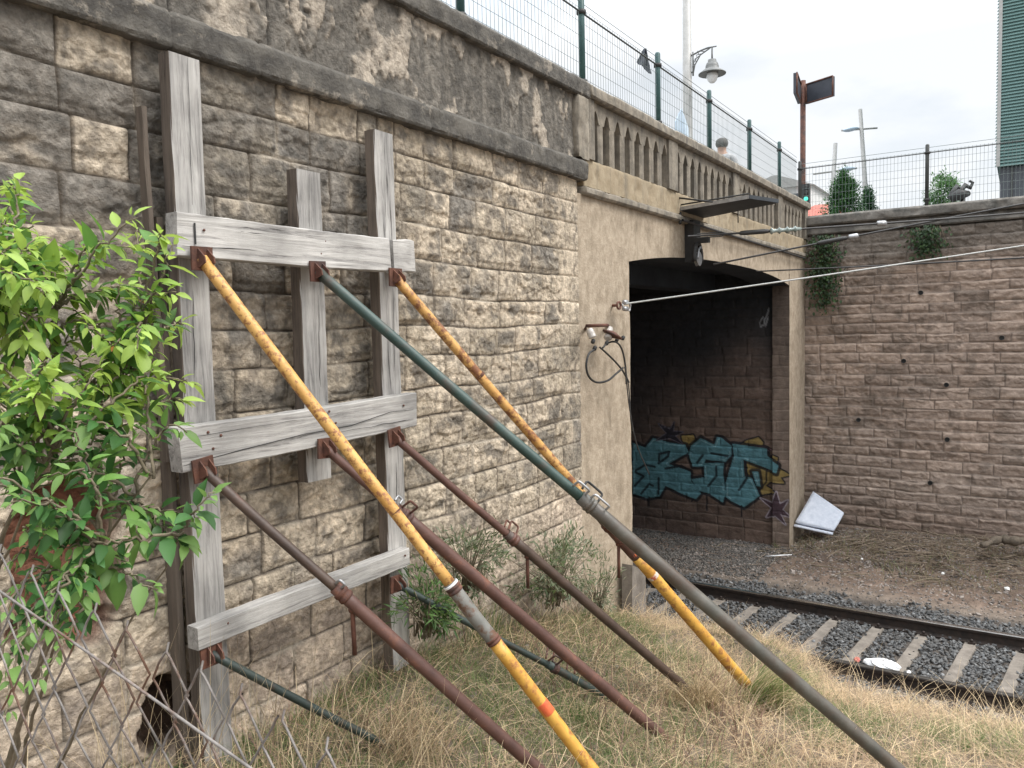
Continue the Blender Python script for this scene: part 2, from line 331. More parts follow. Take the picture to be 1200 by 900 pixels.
xs = np.concatenate([np.linspace(-40, -1.2, 12), np.linspace(-1, 14.2, 380)]); ys = np.concatenate([np.linspace(-60, -8.2, 16), np.linspace(-8, 3, 260), np.linspace(3.3, 14, 12)])
X, Y = np.meshgrid(xs, ys, indexing='ij'); Zg = gz(X, Y)+(fbm(X*14, Y*14, 3, 3)-.5)*.025
tint = np.ones(X.shape+(3,)); 
bal = np.maximum(sst(7.7, 8.0, X)*sst(10.95, 10.7, X), sst(-.2, 1.0, Y)*sst(7.7, 8, X)*.5)[..., None]; tint = tint*(1-bal)+np.array([.42, .44, .47])*bal
far = sst(10.8, 11.3, X)[..., None]; n_ = fbm(X*1.7, Y*1.7, 21, 4)[..., None]; tint = tint*(1-far)+far*(np.array([.50, .43, .41])*(1-n_)+np.array([1.05, .93, .88])*n_)
tag(grid_mesh('ground', np.stack([X, Y, Zg], -1), MT['soil'], col=tint), kind='structure')

# ------------------------------------------------------------------ masonry
def course_stones(z, courses):
    return np.clip(np.searchsorted(np.array(courses), z)-1, 0, len(courses)-2)
def ashlar(U, Zc, courses, joints, seed, rel=.045, gap=.011, warp=.012, tilt=1.0):
    """relief, per-stone random, edge distance for a wall of coursed blocks"""
    zw = Zc+(fbm(U*1.1, Zc*.9, seed+50, 2)-.5)*.05+(fbm(U*5, Zc*5, seed, 3)-.5)*2*warp
    uw = U+(fbm(U*5, Zc*5, seed+9, 3)-.5)*2*warp+(fbm(U*.9+7, Zc*1.2, seed+60, 2)-.5)*.05
    C = np.array(courses); ci = np.clip(np.searchsorted(C, zw)-1, 0, len(C)-2)
    u0 = np.zeros_like(U); u1 = np.zeros_like(U); sid = np.zeros(U.shape, int)
    for c in range(len(C)-1):
        mk = ci == c
        if not mk.any(): continue
        J = np.array(joints[c]); k = np.clip(np.searchsorted(J, uw[mk])-1, 0, len(J)-2)
        u0[mk] = J[k]; u1[mk] = J[k+1]; sid[mk] = c*1000+k
    z0 = C[ci]; z1 = C[ci+1]
    du = np.minimum(uw-u0, u1-uw); dz = np.minimum(zw-z0, z1-zw); d = np.minimum(du, dz)
    d = np.where((du < .016) & (dz < .016), .016-np.sqrt(np.clip(.016-du, 0, 1)**2+np.clip(.016-dz, 0, 1)**2), d)
    r1 = hsh(sid, sid*0+1, seed); r2 = hsh(sid, sid*0+2, seed); r3 = hsh(sid, sid*0+3, seed)
    cu_ = (U-(u0+u1)/2)/np.maximum(u1-u0, .05); cz = (Zc-(z0+z1)/2)/np.maximum(z1-z0, .05)
    n = fbm(U*6+r1*50, Zc*6+r2*50, seed+2, 5, .55); rg = 1-np.abs(2*fbm(U*4+r2*40, Zc*5+r1*40, seed+3, 4)-1)
    crack = sst(.0, .035, np.abs(fbm(U*3.2+r3*60, Zc*4.5+r2*60, seed+7, 4, .6)-.5))
    body = .45+.55*sst(0, .035, d); body = body*sst(gap*.2, gap*1.3, d)
    fine = fbm(U*22, Zc*26, seed+12, 4, .6)-.5; chip = sst(.10, -.02, n-.36)
    brk = sst(0, .012, (cz+.5)*(z1-z0)-.035-.12*fbm(U*7, r1*30, seed+14, 4, .6)*(r2 > .45))      # spalled lower edges
    h = rel*(.42+.22*r1+(n-.5)*1.1+(rg-.6)*.35+fine*.75+tilt*(cu_*(r2-.5)+cz*(r3-.5))*.5-chip*.35)
    h = h*body+rel*.30*sst(gap*.2, gap*1.2, d)-.007*(1-sst(gap*.3, gap*1.4, d))
    h = h-rel*.40*(1-crack)*body*(r3 > .35)-rel*.38*(1-brk)*sst(gap*.3, gap*1.3, d)
    return h, r1, r2, r3, d, n, rg*0+crack
def rand_joints(u0, u1, w0, w1, rnd):
    J = [u0-rnd.uniform(0, w1)]
    while J[-1] < u1: J.append(J[-1]+rnd.uniform(w0, w1))
    return J
rnd = random.Random(5)
CZ = [-.6, -.3, 0, .25, .46, .67, .87, 1.07, 1.27, 1.46, 1.66, 1.87, 2.07, 2.27, 2.48, 2.68, 2.89, 3.06, 3.26, 3.44, 3.62, 3.83, 4.04, 4.26, 4.43, 4.70]
JN = [rand_joints(-4, 6, .24, .44, rnd) for _ in CZ[:-1]]
def merge(left, vals, last=5.9):
    return [x for x in left if x < vals[0]-.15]+vals+[last]
JN[24-1+1-1] = JN[23]
JN[23] = merge(JN[23], [1.6, 1.91, 2.15, 2.63, 2.84, 3.18, 3.33, 3.47, 3.73, 4.02, 4.46, 4.78, 5.14, 5.38])
JN[22] = merge(JN[22], [1.64, 1.87, 2.1, 2.47, 2.72, 2.96, 3.24, 3.5, 3.73, 3.97, 4.25, 4.6, 5.01, 5.55])
JN[21] = merge(JN[21], [1.28, 1.58, 1.92, 2.10, 2.27, 2.61, 2.75, 2.91, 3.07, 3.3, 3.51, 3.89, 4.28, 4.59, 4.95, 5.38])
# dressed quoins at the corner
for k in range(6, 23): JN[k] = [j for j in JN[k] if j < (5.28 if k % 2 else 5.42)-.12]+[5.36 if k % 2 else 5.53, 5.9]
JN[24-0] = JN[23][:] if len(JN) > 24 else JN[23]

wallr = empty('stone_wall', (3, 0, 1.4), 'tall retaining wall of weathered grey and tan ashlar blocks beside the timber shoring frame', 'stone wall')
def wall_patch(name, us, zs, parent):
    U, Zc = np.meshgrid(us, zs, indexing='ij')
    h, r1, r2, r3, d, n, ck = ashlar(U, Zc, CZ, JN, 3, rel=.021, gap=.005, warp=.006)
    quoin = sst(5.33, 5.42, U); h = h*(1-quoin*.75)+quoin*.008*sst(0, .012, d)
    # lower part plainer and flatter
    low = sst(2.3, 1.9, Zc); h = h*(1-.35*low)
    # broken-out hollow at lower left
    q = np.sqrt(((U-1.52)/.23)**2+((Zc-2.56)/.36)**2)+(fbm(U*7, Zc*7, 77, 3)-.5)*.9
    hol = sst(1.0, .82, q); h = h-hol*(.10+.07*fbm(U*9, Zc*9, 78, 4))
    q2 = np.sqrt(((U-1.93)/.17)**2+((Zc-1.78)/.2)**2)+(fbm(U*8, Zc*8, 79, 3)-.5)*.7; hol2 = sst(1.0, .8, q2); h = h-hol2*.16
    tan = np.array([.56, .46, .345]); warm = np.array([.66, .555, .42]); grey = np.array([.15, .135, .115]); olive = np.array([.30, .25, .18])
    c = tan*(1-r1[..., None]*.45)+warm*(r1[..., None]*.45)
    c = c*(.86+.22*r2[..., None])
    # lichen / soot: heavy on the upper left, patchy elsewhere
    up = sst(2.4, 3.6, Zc)*sst(4.3, 1.9, U)
    st = fbm(U*1.6+r3*3, Zc*1.6+r1*3, 31, 4)+.40*up+.14*sst(3.4, 4.6, Zc)*sst(6, 3, U)+(r3-.5)*.16-.06
    st2 = fbm(U*9, Zc*9, 33, 4); a = sst(.46, .84, st+(st2-.5)*.55)[..., None]*.88
    pale = ((r2 > .80) & (r3 > .3))[..., None]*.75; a = a*(1-pale)
    c = c*(1-a)+(grey*(.55+.9*st2[..., None])+.03)*a
    b = (sst(.5, .68, fbm(U*2.3, Zc*2.9, 41, 4))*.45)[..., None]; c = c*(1-b)+olive*b
    dk = (sst(.50, .66, fbm(U*4.5+r1*9, Zc*5.5+r3*5, 43, 5, .62)-.10*quoin-.05*low)*sst(.0, .04, d)*.70)[..., None]; c = c*(1-dk)+np.array([.115, .105, .092])*dk
    dk = sst(.55, .68, fbm(U*22, Zc*16, 44, 4))[..., None]*.5; c = c*(1-dk)+np.array([.12, .10, .08])*dk
    pink = (low*.45)[..., None]; c = c*(1-pink)+np.array([.56, .435, .34])*(.85+.25*r2[..., None])*pink
    m = (1-sst(.002, .009, d))[..., None]*(1-.8*quoin[..., None]); c = c*(1-m)+np.array([.13, .105, .08])*m
    mm = (sst(.02, .01, d)*sst(.55, .7, fbm(U*3, Zc*3, 90, 3)))[..., None]; c = c*(1-mm*.6)+np.array([.5, .43, .34])*mm*.6
    hh = hol[..., None]; c = c*(1-hh)+hh*(np.array([.20, .085, .05])*(.4+1.1*fbm(U*12, Zc*12, 81, 3)[..., None]))
    hh = hol2[..., None]; c = c*(1-hh)+hh*np.array([.07, .04, .025])
    c = c*(.78+.44*fbm(U*45, Zc*45, 95, 3)[..., None]); c = np.clip(c, .01, .9)
    return grid_mesh(name, np.stack([U, -h, Zc], -1), MT['ashlar'], parent, c, flip=True)
wall_patch('wall_face', np.concatenate([np.arange(-4, .9, .03), np.arange(.9, 3.6, .0065), np.arange(3.6, 5.676, .009)]), np.concatenate([np.arange(.5, 1.3, .03), np.arange(1.3, 4.665, .0075)]), wallr)
m = MB(); m.box(-4, 5.67, .26, .6, -.3, 5.25); m.build('wall_core', MT['recess'], wallr)
def rough_bar(name, x0, x1, prof, mt, parent, amp=.008, step=.02, seed=0, joints=()):
    """long moulding along x: prof = closed list of (y, z); surface roughened"""
    P = []
    for i in range(len(prof)):
        a = np.array(prof[i]); b = np.array(prof[(i+1) % len(prof)]); ln = np.linalg.norm(b-a); k = max(1, int(ln/.025)); e_ = min(.003/ln, .2)
        for t in [e_]+[q/k for q in range(1, k)]+[1-e_]: P.append(a+(b-a)*t)
    P.append(P[0]); P = np.array(P); us = np.arange(x0, x1+step, step); us[-1] = x1
    ar = np.cumsum(np.r_[0, np.linalg.norm(np.diff(P, axis=0), axis=1)])
    U, A = np.meshgrid(us, ar, indexing='ij'); cen = P.mean(0)
    h = (fbm(U*7, A*9, seed, 4)-.5)*2*amp+(fbm(U*.8, A*0, seed+4, 2)-.5)*amp*1.5
    h = h-sst(.62, .70, fbm(U*6, A*8, seed+6, 4))*amp*2.0
    for j in joints: h = h-.012*np.exp(-((U-j)/.008)**2)
    h[:, -1] = h[:, 0]
    dirs = P-cen; dirs /= np.linalg.norm(dirs, axis=1)[:, None]+1e-9
    Q = P[None]+dirs[None]*h[..., None]; G3 = np.stack([U, Q[..., 0], Q[..., 1]], -1); n_, m_ = U.shape
    idx = np.arange(n_*m_).reshape(n_, m_); q = np.stack([idx[:-1, :-1], idx[1:, :-1], idx[1:, 1:], idx[:-1, 1:]], -1).reshape(-1, 4)
    ff = np.concatenate([q.ravel(), idx[0, :-1], idx[-1, :-1][::-1]]); o = np_mesh(name, G3.reshape(-1, 3), ff, [4]*len(q)+[m_-1, m_-1], mt, parent, smooth=True)
    cj = [0]; 
    for i in range(len(prof)):
        ln = np.linalg.norm(np.array(prof[(i+1) % len(prof)])-np.array(prof[i])); cj.append(cj[-1]+max(1, int(ln/.025))+1)
    cs = np.zeros(m_, bool); cs[[c for c in cj if c < m_]] = True; cs[-1] = True
    me = o.data; ev = np.zeros(len(me.edges)*2, np.int32); me.edges.foreach_get('vertices', ev); ev = ev.reshape(-1, 2); ca, cb = ev[:, 0] % m_, ev[:, 1] % m_
    a_ = me.attributes.new('sharp_edge', 'BOOLEAN', 'EDGE'); a_.data.foreach_set('value', (ca == cb) & cs[ca]); return o
jl = [.3, 1.0, 1.6, 2.05, 2.5, 3.1, 3.75, 4.4, 5.0, 5.5]
rough_bar('string_course', -4, 5.75, [(-.068, 4.605), (-.078, 4.62), (-.078, 4.738), (-.058, 4.762), (.1, 4.775), (.1, 4.60)], MT['dark_stone'], wallr, .0045, .012, 3, jl)
rough_bar('coping', -4, 5.82, [(-.055, 5.268), (-.068, 5.28), (-.068, 5.385), (-.05, 5.41), (.36, 5.43), (.36, 5.26)], MT['dark_stone'], wallr, .004, .015, 13, [.1, 1.4, 2.7, 4.0, 5.1])
us = np.concatenate([np.arange(-4, 1.4, .03), np.arange(1.4, 5.64, .010)]); zs = np.arange(4.76, 5.285, .010); U, Zc = np.meshgrid(us, zs, indexing='ij')
pk = fbm(U*6.5, Zc*3.6, 61, 5, .6); pl = sst(.535, .57, pk+(fbm(U*14, Zc*9, 62, 3)-.5)*.22)
pk2 = fbm(U*16, Zc*5, 63, 4); h = .02+(fbm(U*9, Zc*7, 64, 5, .6)-.5)*.035-(1-pl)*.012+(pk2-.5)*.012
jt = np.minimum(np.abs(((U+.12*(Zc > 5.02)*2) % .52)-.26)*0+np.minimum((U+.24*(Zc > 5.02)) % .52, .52-(U+.24*(Zc > 5.02)) % .52), np.abs(Zc-5.02)+(fbm(U*4, U*0, 68, 2)-.5)*.01); jm = (1-sst(.002, .009, jt))*sst(3.6, 2.4, U)*(1-pl*.7); h = h-jm*.012
c = np.array([.12, .107, .09])*(1-.6*jm[..., None])*(.6+1.1*fbm(U*7, Zc*7, 65, 4))[..., None]; fl = pl*sst(.38, .56, fbm(U*3.1, Zc*4, 66, 4)+.08)
c = c*(1-fl[..., None]*.85)+np.array([.46, .39, .31])*fl[..., None]*.85
s_ = sst(.5, .66, fbm(U*20, Zc*7, 67, 4))[..., None]*.45; c = c*(1-s_)+np.array([.26, .23, .19])*s_
grid_mesh('parapet_panel', np.stack([U, -h, Zc], -1), MT['panel'], wallr, c, flip=True)
rough_bar('panel_pilaster', 5.63, 5.80, [(-.06, 4.77), (-.06, 5.268), (.05, 5.268), (.05, 4.77)], MT['concrete_top'], wallr, .006, .017, 31)

# ------------------------------------------------------------------ bridge
br = empty('railway_bridge', (9.6, .5, -.17), 'weathered concrete road bridge with blind arcaded parapet over the dark tunnel opening', 'bridge')
def arch_z(x):
    t = np.clip((x-6.67)/(12.57-6.67), 0, 1); return 4.02+.155*(1-np.abs(2*t-1)**2.6)
# face as fine grids so that it can carry relief
def facegrid(name, us, zlo, zhi, n, mt, y=0.0, amp=.010, seed=0):
    T = np.linspace(0, 1, n); U = np.repeat(us[:, None], n, 1); lo = zlo(us) if callable(zlo) else np.full(us.shape, zlo); Zc = lo[:, None]*(1-T)+zhi*T
    h = (fbm(U*3, Zc*3, seed, 5, .6)-.5)*2*amp; return grid_mesh(name, np.stack([U, y-h, Zc], -1), mt, br, flip=True)
facegrid('abutment_face', np.arange(5.655, 6.6701, .0203), -.3, 4.51, 180, MT['concrete'], 0, .010, 71)
facegrid('lintel_face', np.arange(6.67, 12.571, .03), arch_z, 4.51, 24, MT['concrete'], 0, .010, 71)
facegrid('pillar_face', np.arange(12.57, 13.62, .03), -.3, 4.51, 120, MT['concrete'], 0, .010, 71)
m = MB()
m.box(5.68, 6.665, .02, .55, -.3, 4.50); m.box(12.60, 13.9, .02, .23, -.3, 4.50)
m.box(5.68, 6.60, .55, 14, -.3, 4.50)
m.build('abutment_body', MT['concrete'], br)
m = MB(); us = np.arange(6.665, 12.576, .0985)
for a, b in zip(us[:-1], us[1:]):
    za, zb = float(arch_z(a)), float(arch_z(b)); m.hexa([(a, .012, za), (b, .012, zb), (b, .5, zb), (a, .5, za), (a, .012, 4.5), (b, .012, 4.5), (b, .5, 4.5), (a, .5, 4.5)])
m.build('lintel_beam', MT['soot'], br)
m = MB(); m.box(6.4, 13.9, .5, 14, 4.25, 4.5); m.box(6.4, 13.9, 14, 14.3, -.3, 4.5); m.box(12.80, 13.9, .27, 14, -.3, 4.3)  # end wall is added out of view to keep the tunnel dark
for k in range(6): m.box(6.5, 12.9, 1.2+k*1.9, 1.6+k*1.9, 3.98, 4.26)
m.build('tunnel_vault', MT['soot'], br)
# mouldings + spandrel + arcade
rough_bar('band_moulding', 5.76, 13.6, [(-.035, 4.50), (-.055, 4.515), (-.055, 4.555), (-.03, 4.575), (.1, 4.575), (.1, 4.50)], MT['concrete_top'], br, .004, .03, 81)
MT['concrete_yel'] = mat('ochre_stained_concrete', (.26, .20, .125), (.37, .30, .205), 9, .9, .7, 30, stain=(.14, .12, .09), sscale=2.6, slo=.5, shi=.8, streak=(3, 3, .5), coords='World', bdist=.008)
rough_bar('spandrel_band', 5.76, 13.6, [(-.022, 4.575), (-.022, 4.80), (.12, 4.80), (.12, 4.575)], MT['concrete_yel'], br, .006, .03, 83)
m = MB(); m.box(5.80, 13.6, .10, .30, 4.80, 5.28); m.build('arcade_back', MT['recess'], br)
PW = .058
cent = []
for s0, n in ((5.93, 8), (7.87, 9), (9.96, 9), (12.05, 7)): cent.append([s0+.215*k for k in range(n)])
cent[0] = [6.0+.215*k for k in range(8)]; cent[0].insert(0, 5.80+.0)
cent[0] = cent[0][1:]
hd = MB()
cv = [(0, 0), (.35, .06), (.7, .035), (1, 0)]
for gi, G in enumerate(cent):
    lo = G[0]-.1075; hi = G[-1]+.1075
    hd = MB()
    for c0 in G:                                  # pointed arch heads, one stone strip per opening
        xs_ = np.linspace(-.1075, .1075, 19)
        for a, b in zip(xs_[:-1], xs_[1:]):
            f = lambda q: 5.12+.10*max(0, 1-(abs(q)/PW)**1.7) if abs(q) < PW else 5.12-.0
            za, zb = f(a), f(b)
            hd.hexa([(c0+a, -.020, za), (c0+b, -.020, zb), (c0+b, .10, zb), (c0+a, .10, za), (c0+a, -.020, 5.282), (c0+b, -.020, 5.282), (c0+b, .10, 5.282), (c0+a, .10, 5.282)])
    hd.build('arch_heads', MT['concrete_top'], br)
prev_hi = 5.82
for gi, G in enumerate(cent):
    wpier = G[0]-.1075
    m = MB()
    if wpier > prev_hi+.01: m.box(prev_hi, wpier+.04, -.045, .10, 4.80, 5.283)
    m.build('parapet_pier', MT['concrete_top'], br)
    for c0 in G[:-1]:
        m = MB(); x = c0+.1075; w = .1075-PW; r_ = random.Random(int(c0*100)).uniform(-.004, .004)
        m.prism([(x-w, .10, 4.80), (x+w, .10, 4.80), (x+w, -.010+r_, 4.80), (x+w*.45, -.024+r_, 4.80), (x-w*.45, -.024+r_, 4.80), (x-w, -.010+r_, 4.80)], (0, 0, .322)); m.build('baluster', MT['concrete_top'], br)
    prev_hi = G[-1]+PW
m = MB(); m.box(prev_hi, 13.62, -.045, .10, 4.80, 5.283); m.build('parapet_pier', MT['concrete_top'], br)
rough_bar('parapet_coping', 5.82, 13.64, [(-.06, 5.285), (-.085, 5.30), (-.085, 5.375), (-.06, 5.40), (.36, 5.42), (.36, 5.285)], MT['concrete_top'], br, .004, .03, 91, [7.68, 9.77, 11.86])

# ------------------------------------------------------------------ coursed rough walls facing the track
def zrows(z0, z1, h0, h1, rnd):
    C = [z0]
    while C[-1] < z1: C.append(C[-1]+rnd.uniform(h0, h1))
    return C
rnd = random.Random(11)
CR = zrows(-.4, 5.1, .145, .185, rnd); JR = [rand_joints(-12, 3, .35, .62, rnd) for _ in CR]
def track_wall(name, us, zs, X0, parent, colfn, rel, seed, slope=0):
    U, Zc = np.meshgrid(us, zs, indexing='ij')
    h, r1, r2, r3, d, n, ck = ashlar(U, Zc, CR, JR, seed, rel=rel, gap=.008, tilt=.5)
    C = np.array(CR); ci = np.clip(np.searchsorted(C, Zc)-1, 0, len(C)-2); f = (Zc-C[ci])/(C[ci+1]-C[ci])
    h = h+rel*.9*(f-.25)*(.35+.65*sst(.35, .6, fbm(U*1.4, Zc*4, seed+70, 3)))
    c = colfn(U, Zc, r1, r2, r3, d, n)
    return grid_mesh(name, np.stack([X0-h+slope*U, U, Zc], -1), MT['brick'], parent, np.clip(c, .004, .9), flip=False)
rw = empty('far_retaining_wall', (13.7, -3, -.1), 'long reddish brown rough block wall with drain holes along the far side of the track', 'stone wall')
def col_r(U, Zc, r1, r2, r3, d, n):
    base = np.array([.385, .292, .232])*(.78+.44*r1[..., None]); a = (sst(.42, .66, fbm(U*1.0, Zc*1.3, 101, 4))*.6)[..., None]
    c = base*(1-a)+np.array([.39, .31, .255])*(.8+.4*r2[..., None])*a
    t = (sst(4.1, 4.7, Zc+(fbm(U*2, Zc*2, 102, 3)-.5)*.5)*.75)[..., None]; c = c*(1-t)+np.array([.12, .11, .095])*t
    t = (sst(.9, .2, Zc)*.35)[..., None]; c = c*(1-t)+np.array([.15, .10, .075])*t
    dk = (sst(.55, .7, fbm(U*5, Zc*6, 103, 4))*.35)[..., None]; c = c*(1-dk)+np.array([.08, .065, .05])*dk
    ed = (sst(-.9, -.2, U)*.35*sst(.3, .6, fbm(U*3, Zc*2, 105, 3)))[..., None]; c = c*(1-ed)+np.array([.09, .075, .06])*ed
    m = (1-sst(.002, .012, d))[..., None]*.6; return c*(1-m)+np.array([.10, .08, .065])*m
SL = -.095*0
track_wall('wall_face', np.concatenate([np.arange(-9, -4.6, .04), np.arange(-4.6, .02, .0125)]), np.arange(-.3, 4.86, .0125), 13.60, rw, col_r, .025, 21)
m = MB(); m.box(13.64, 14.3, -9, .0, -.3, 4.99); m.build('wall_core', MT['recess'], rw)
def yrough(name, y0, y1, prof, mt, parent, amp, seed):
    o = rough_bar(name, y0, y1, prof, mt, None, amp, .025, seed)
    # swap axes: bar built along x with section (y,z) -> along y with section (x,z)
    V = np.zeros(len(o.data.vertices)*3, np.float32); o.data.vertices.foreach_get('co', V); V = V.reshape(-1, 3)
    off = np.array(parent.location); V2 = np.stack([V[:, 1]+13.6, V[:, 0], V[:, 2]], -1)-off
    o.data.vertices.foreach_set('co', V2.astype(np.float32).ravel()); o.data.flip_normals(); o.parent = parent; return o
MT['grime'] = mat('grimy_coping', (.11, .10, .088), (.22, .20, .175), 8, .9, .8, 35, stain=(.05, .05, .045), sscale=2.5, slo=.5, shi=.7, coords='World')
yrough('coping', -9, .0, [(-.10, 5.01), (-.12, 5.03), (-.12, 5.14), (-.09, 5.17), (.5, 5.19), (.5, 5.01)], MT['grime'], rw, .008, 111)
yrough('string_course', -9, .0, [(-.055, 4.86), (-.075, 4.88), (-.06, 4.95), (-.03, 5.012), (.2, 5.012), (.2, 4.86)], MT['grime'], rw, .006, 113)
for (px, py) in [(1079, 343), (1174, 396), (1059, 423), (1109, 451), (1110, 515), (1090, 566), (1006, 492)]:
    p = xpl(px, py, 13.56); m = MB(); m.lathe([(.034, .06), (.034, -.022), (.027, -.022), (.027, .0)], (13.56, p[1], p[2]), (1, 0, 0), 12); m.build('drain_hole', MT['black'], rw)
for (py0, pz) in [(-3.6, 2.9), (-4.3, 1.7), (-4.1, 3.8), (-5.2, 2.4)]:
    m = MB(); m.lathe([(.034, .06), (.034, -.022), (.027, -.022), (.027, .0)], (13.56, py0, pz), (1, 0, 0), 12); m.build('drain_hole', MT['black'], rw)

# interior tunnel wall with the graffiti painted on its surface
def gp(pts): return [tuple(xpl(730+a/4.4444, 480+b/4.4444, 12.60)[1:]) for a, b in pts]
def sdf(poly, U, Zc):
    P = np.array(poly); n = len(P); ins = np.zeros(U.shape, bool); dist = np.full(U.shape, 9.)
    for i in range(n):
        a = P[i]; b = P[(i+1) % n]; e = b-a; w0 = U-a[0]; w1 = Zc-a[1]; t = np.clip((w0*e[0]+w1*e[1])/(e@e+1e-9), 0, 1)
        dist = np.minimum(dist, np.hypot(w0-e[0]*t, w1-e[1]*t))
        cnd = (a[1] > Zc) != (b[1] > Zc); xi = a[0]+(Zc-a[1])/(b[1]-a[1]+1e-12)*(b[0]-a[0]); ins ^= cnd & (U < xi)
    return np.where(ins, -dist, dist)
def line(pts, U, Zc):
    dist = np.full(U.shape, 9.)
    for a, b in zip(pts[:-1], pts[1:]):
        a = np.array(a); b = np.array(b); e = b-a; w0 = U-a[0]; w1 = Zc-a[1]; t = np.clip((w0*e[0]+w1*e[1])/(e@e+1e-9), 0, 1); dist = np.minimum(dist, np.hypot(w0-e[0]*t, w1-e[1]*t))
    return dist
def col_t(U, Zc, r1, r2, r3, d, n, jamb=False):
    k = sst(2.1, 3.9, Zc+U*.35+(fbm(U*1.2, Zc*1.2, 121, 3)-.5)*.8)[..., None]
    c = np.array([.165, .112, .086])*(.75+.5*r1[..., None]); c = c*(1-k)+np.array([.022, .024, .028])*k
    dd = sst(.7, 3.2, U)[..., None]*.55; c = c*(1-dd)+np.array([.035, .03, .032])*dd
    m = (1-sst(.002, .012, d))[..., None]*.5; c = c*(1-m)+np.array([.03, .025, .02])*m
    if jamb: c = np.array([.25, .185, .145])*(.7+.5*fbm(U*3, Zc*2, 150, 4)[..., None])*(1-.5*k)
    def put(mask, colr):
        nonlocal c
        a = (mask*(.9+.0*U))[..., None]; c = c*(1-a)+np.array(colr)*(.75+.4*fbm(U*6, Zc*6, 131, 3)[..., None])*a
    teal = (.115, .275, .315); black = (.006, .008, .012); ochre = (.34, .24, .08)
    ys_ = [[(710, 390), (745, 300), (780, 240), (805, 250), (800, 300), (870, 340), (820, 352), (840, 382), (760, 378), (735, 400), (790, 432), (715, 445)],
           [(600, 190), (640, 165), (700, 148), (725, 175), (715, 200), (640, 200)], [(300, 140), (360, 135), (372, 160), (340, 200), (310, 190)], [(640, 270), (740, 300), (735, 380), (700, 420), (650, 350)]]
    for P in ys_: s = sdf(gp(P), U, Zc); put(sst(.035, .025, s), black); put(sst(.008, 0, s), ochre)
    s = sdf(gp([(655, 190), (735, 190), (770, 210), (740, 225)]), U, Zc); put(sst(.02, .01, s), black); put(sst(.004, 0, s), (.40, .22, .24))
    T = [[(45, 175), (110, 200), (150, 150), (240, 175), (320, 185), (335, 225), (230, 285), (345, 325), (350, 375), (400, 440), (375, 470), (300, 440), (215, 400), (185, 455), (120, 465), (45, 440)],
         [(350, 190), (400, 150), (470, 185), (485, 145), (510, 150), (560, 190), (562, 235), (530, 275), (425, 262), (410, 300), (360, 300), (335, 235)],
         [(415, 282), (520, 280), (518, 345), (530, 440), (515, 488), (445, 440), (380, 425), (352, 365), (420, 355)],
         [(565, 180), (640, 190), (745, 205), (748, 245), (812, 290), (800, 332), (735, 305), (622, 262), (628, 350), (665, 358), (708, 452), (625, 512), (560, 480), (528, 455), (530, 385), (572, 245)],
         [(668, 325), (702, 325), (712, 405), (690, 400)]]
    for P in T: s = sdf(gp(P), U, Zc); put(sst(.055, .04, s), black)
    for P in T: s = sdf(gp(P), U, Zc); put(sst(.004, -.004, s), teal); put((np.abs(s+.03) < .007)*(fbm(U*4, Zc*4, 140, 2) > .56), (.25, .42, .46))
    for P in [[(180, 280), (185, 232), (235, 222), (230, 245), (180, 282)], [(215, 310), (300, 295), (340, 320)], [(60, 320), (110, 290), (160, 300)], [(55, 400), (100, 350), (60, 330)],
              [(180, 360), (180, 440)], [(90, 440), (130, 390), (150, 400)], [(410, 240), (380, 280)], [(455, 230), (540, 245)], [(640, 360), (600, 420)], [(480, 300), (480, 350), (440, 400)]]:
        put(sst(.026, .016, line(gp(P), U, Zc)), black)
    for P in [[(432, 450), (432, 528)], [(613, 505), (613, 560)], [(128, 460), (128, 502)], [(360, 470), (352, 480)]]: put(sst(.018, .010, line(gp(P), U, Zc)), black)
    star = gp([(800, 425), (818, 492), (862, 470), (832, 520), (872, 558), (822, 545), (848, 598), (795, 552), (742, 565), (770, 515), (712, 465), (775, 490)])
    s = sdf(star, U, Zc); put(sst(.022, .012, s), (.42, .36, .40)); put(sst(.004, -.003, s), (.035, .008, .016))
    star = gp([(262, 65), (255, 115), (308, 118), (265, 138), (305, 182), (240, 150), (168, 162), (222, 125), (178, 75), (238, 105)])
    s = sdf(star, U, Zc); put(sst(.018, .010, s), (.13, .12, .15)); put(sst(.003, -.003, s), (.01, .008, .014))
    for P in [[(893, 372), (889, 378), (890, 383), (895, 380), (895, 375), (899, 366), (900, 362)], [(896, 382), (899, 372)]]:
        put(sst(.016, .008, line([tuple(xpl(a, b, 12.60)[1:]) for a, b in P], U, Zc)), (.30, .30, .31))
    return c
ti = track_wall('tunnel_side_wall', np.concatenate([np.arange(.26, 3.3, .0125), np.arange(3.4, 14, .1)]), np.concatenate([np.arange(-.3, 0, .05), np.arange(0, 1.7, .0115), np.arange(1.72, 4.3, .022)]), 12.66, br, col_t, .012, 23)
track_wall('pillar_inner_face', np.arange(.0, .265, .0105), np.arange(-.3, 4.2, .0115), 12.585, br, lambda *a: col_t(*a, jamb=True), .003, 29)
m = MB(); m.box(12.60, 12.9, .235, .262, -.3, 4.3); m.build('tunnel_joint', MT['soot'], br)
# ground behind the walls at street level, kept outside the cutting
m = MB(); m.box(-200, 5.66, .6, 300, 4.2, 4.56); m.box(5.66, 14.3, .42, 300, 4.503, 4.56); m.box(14.3, 400, -300, 300, 4.2, 4.56)
tag(m.build('street', MT['street']), kind='structure')

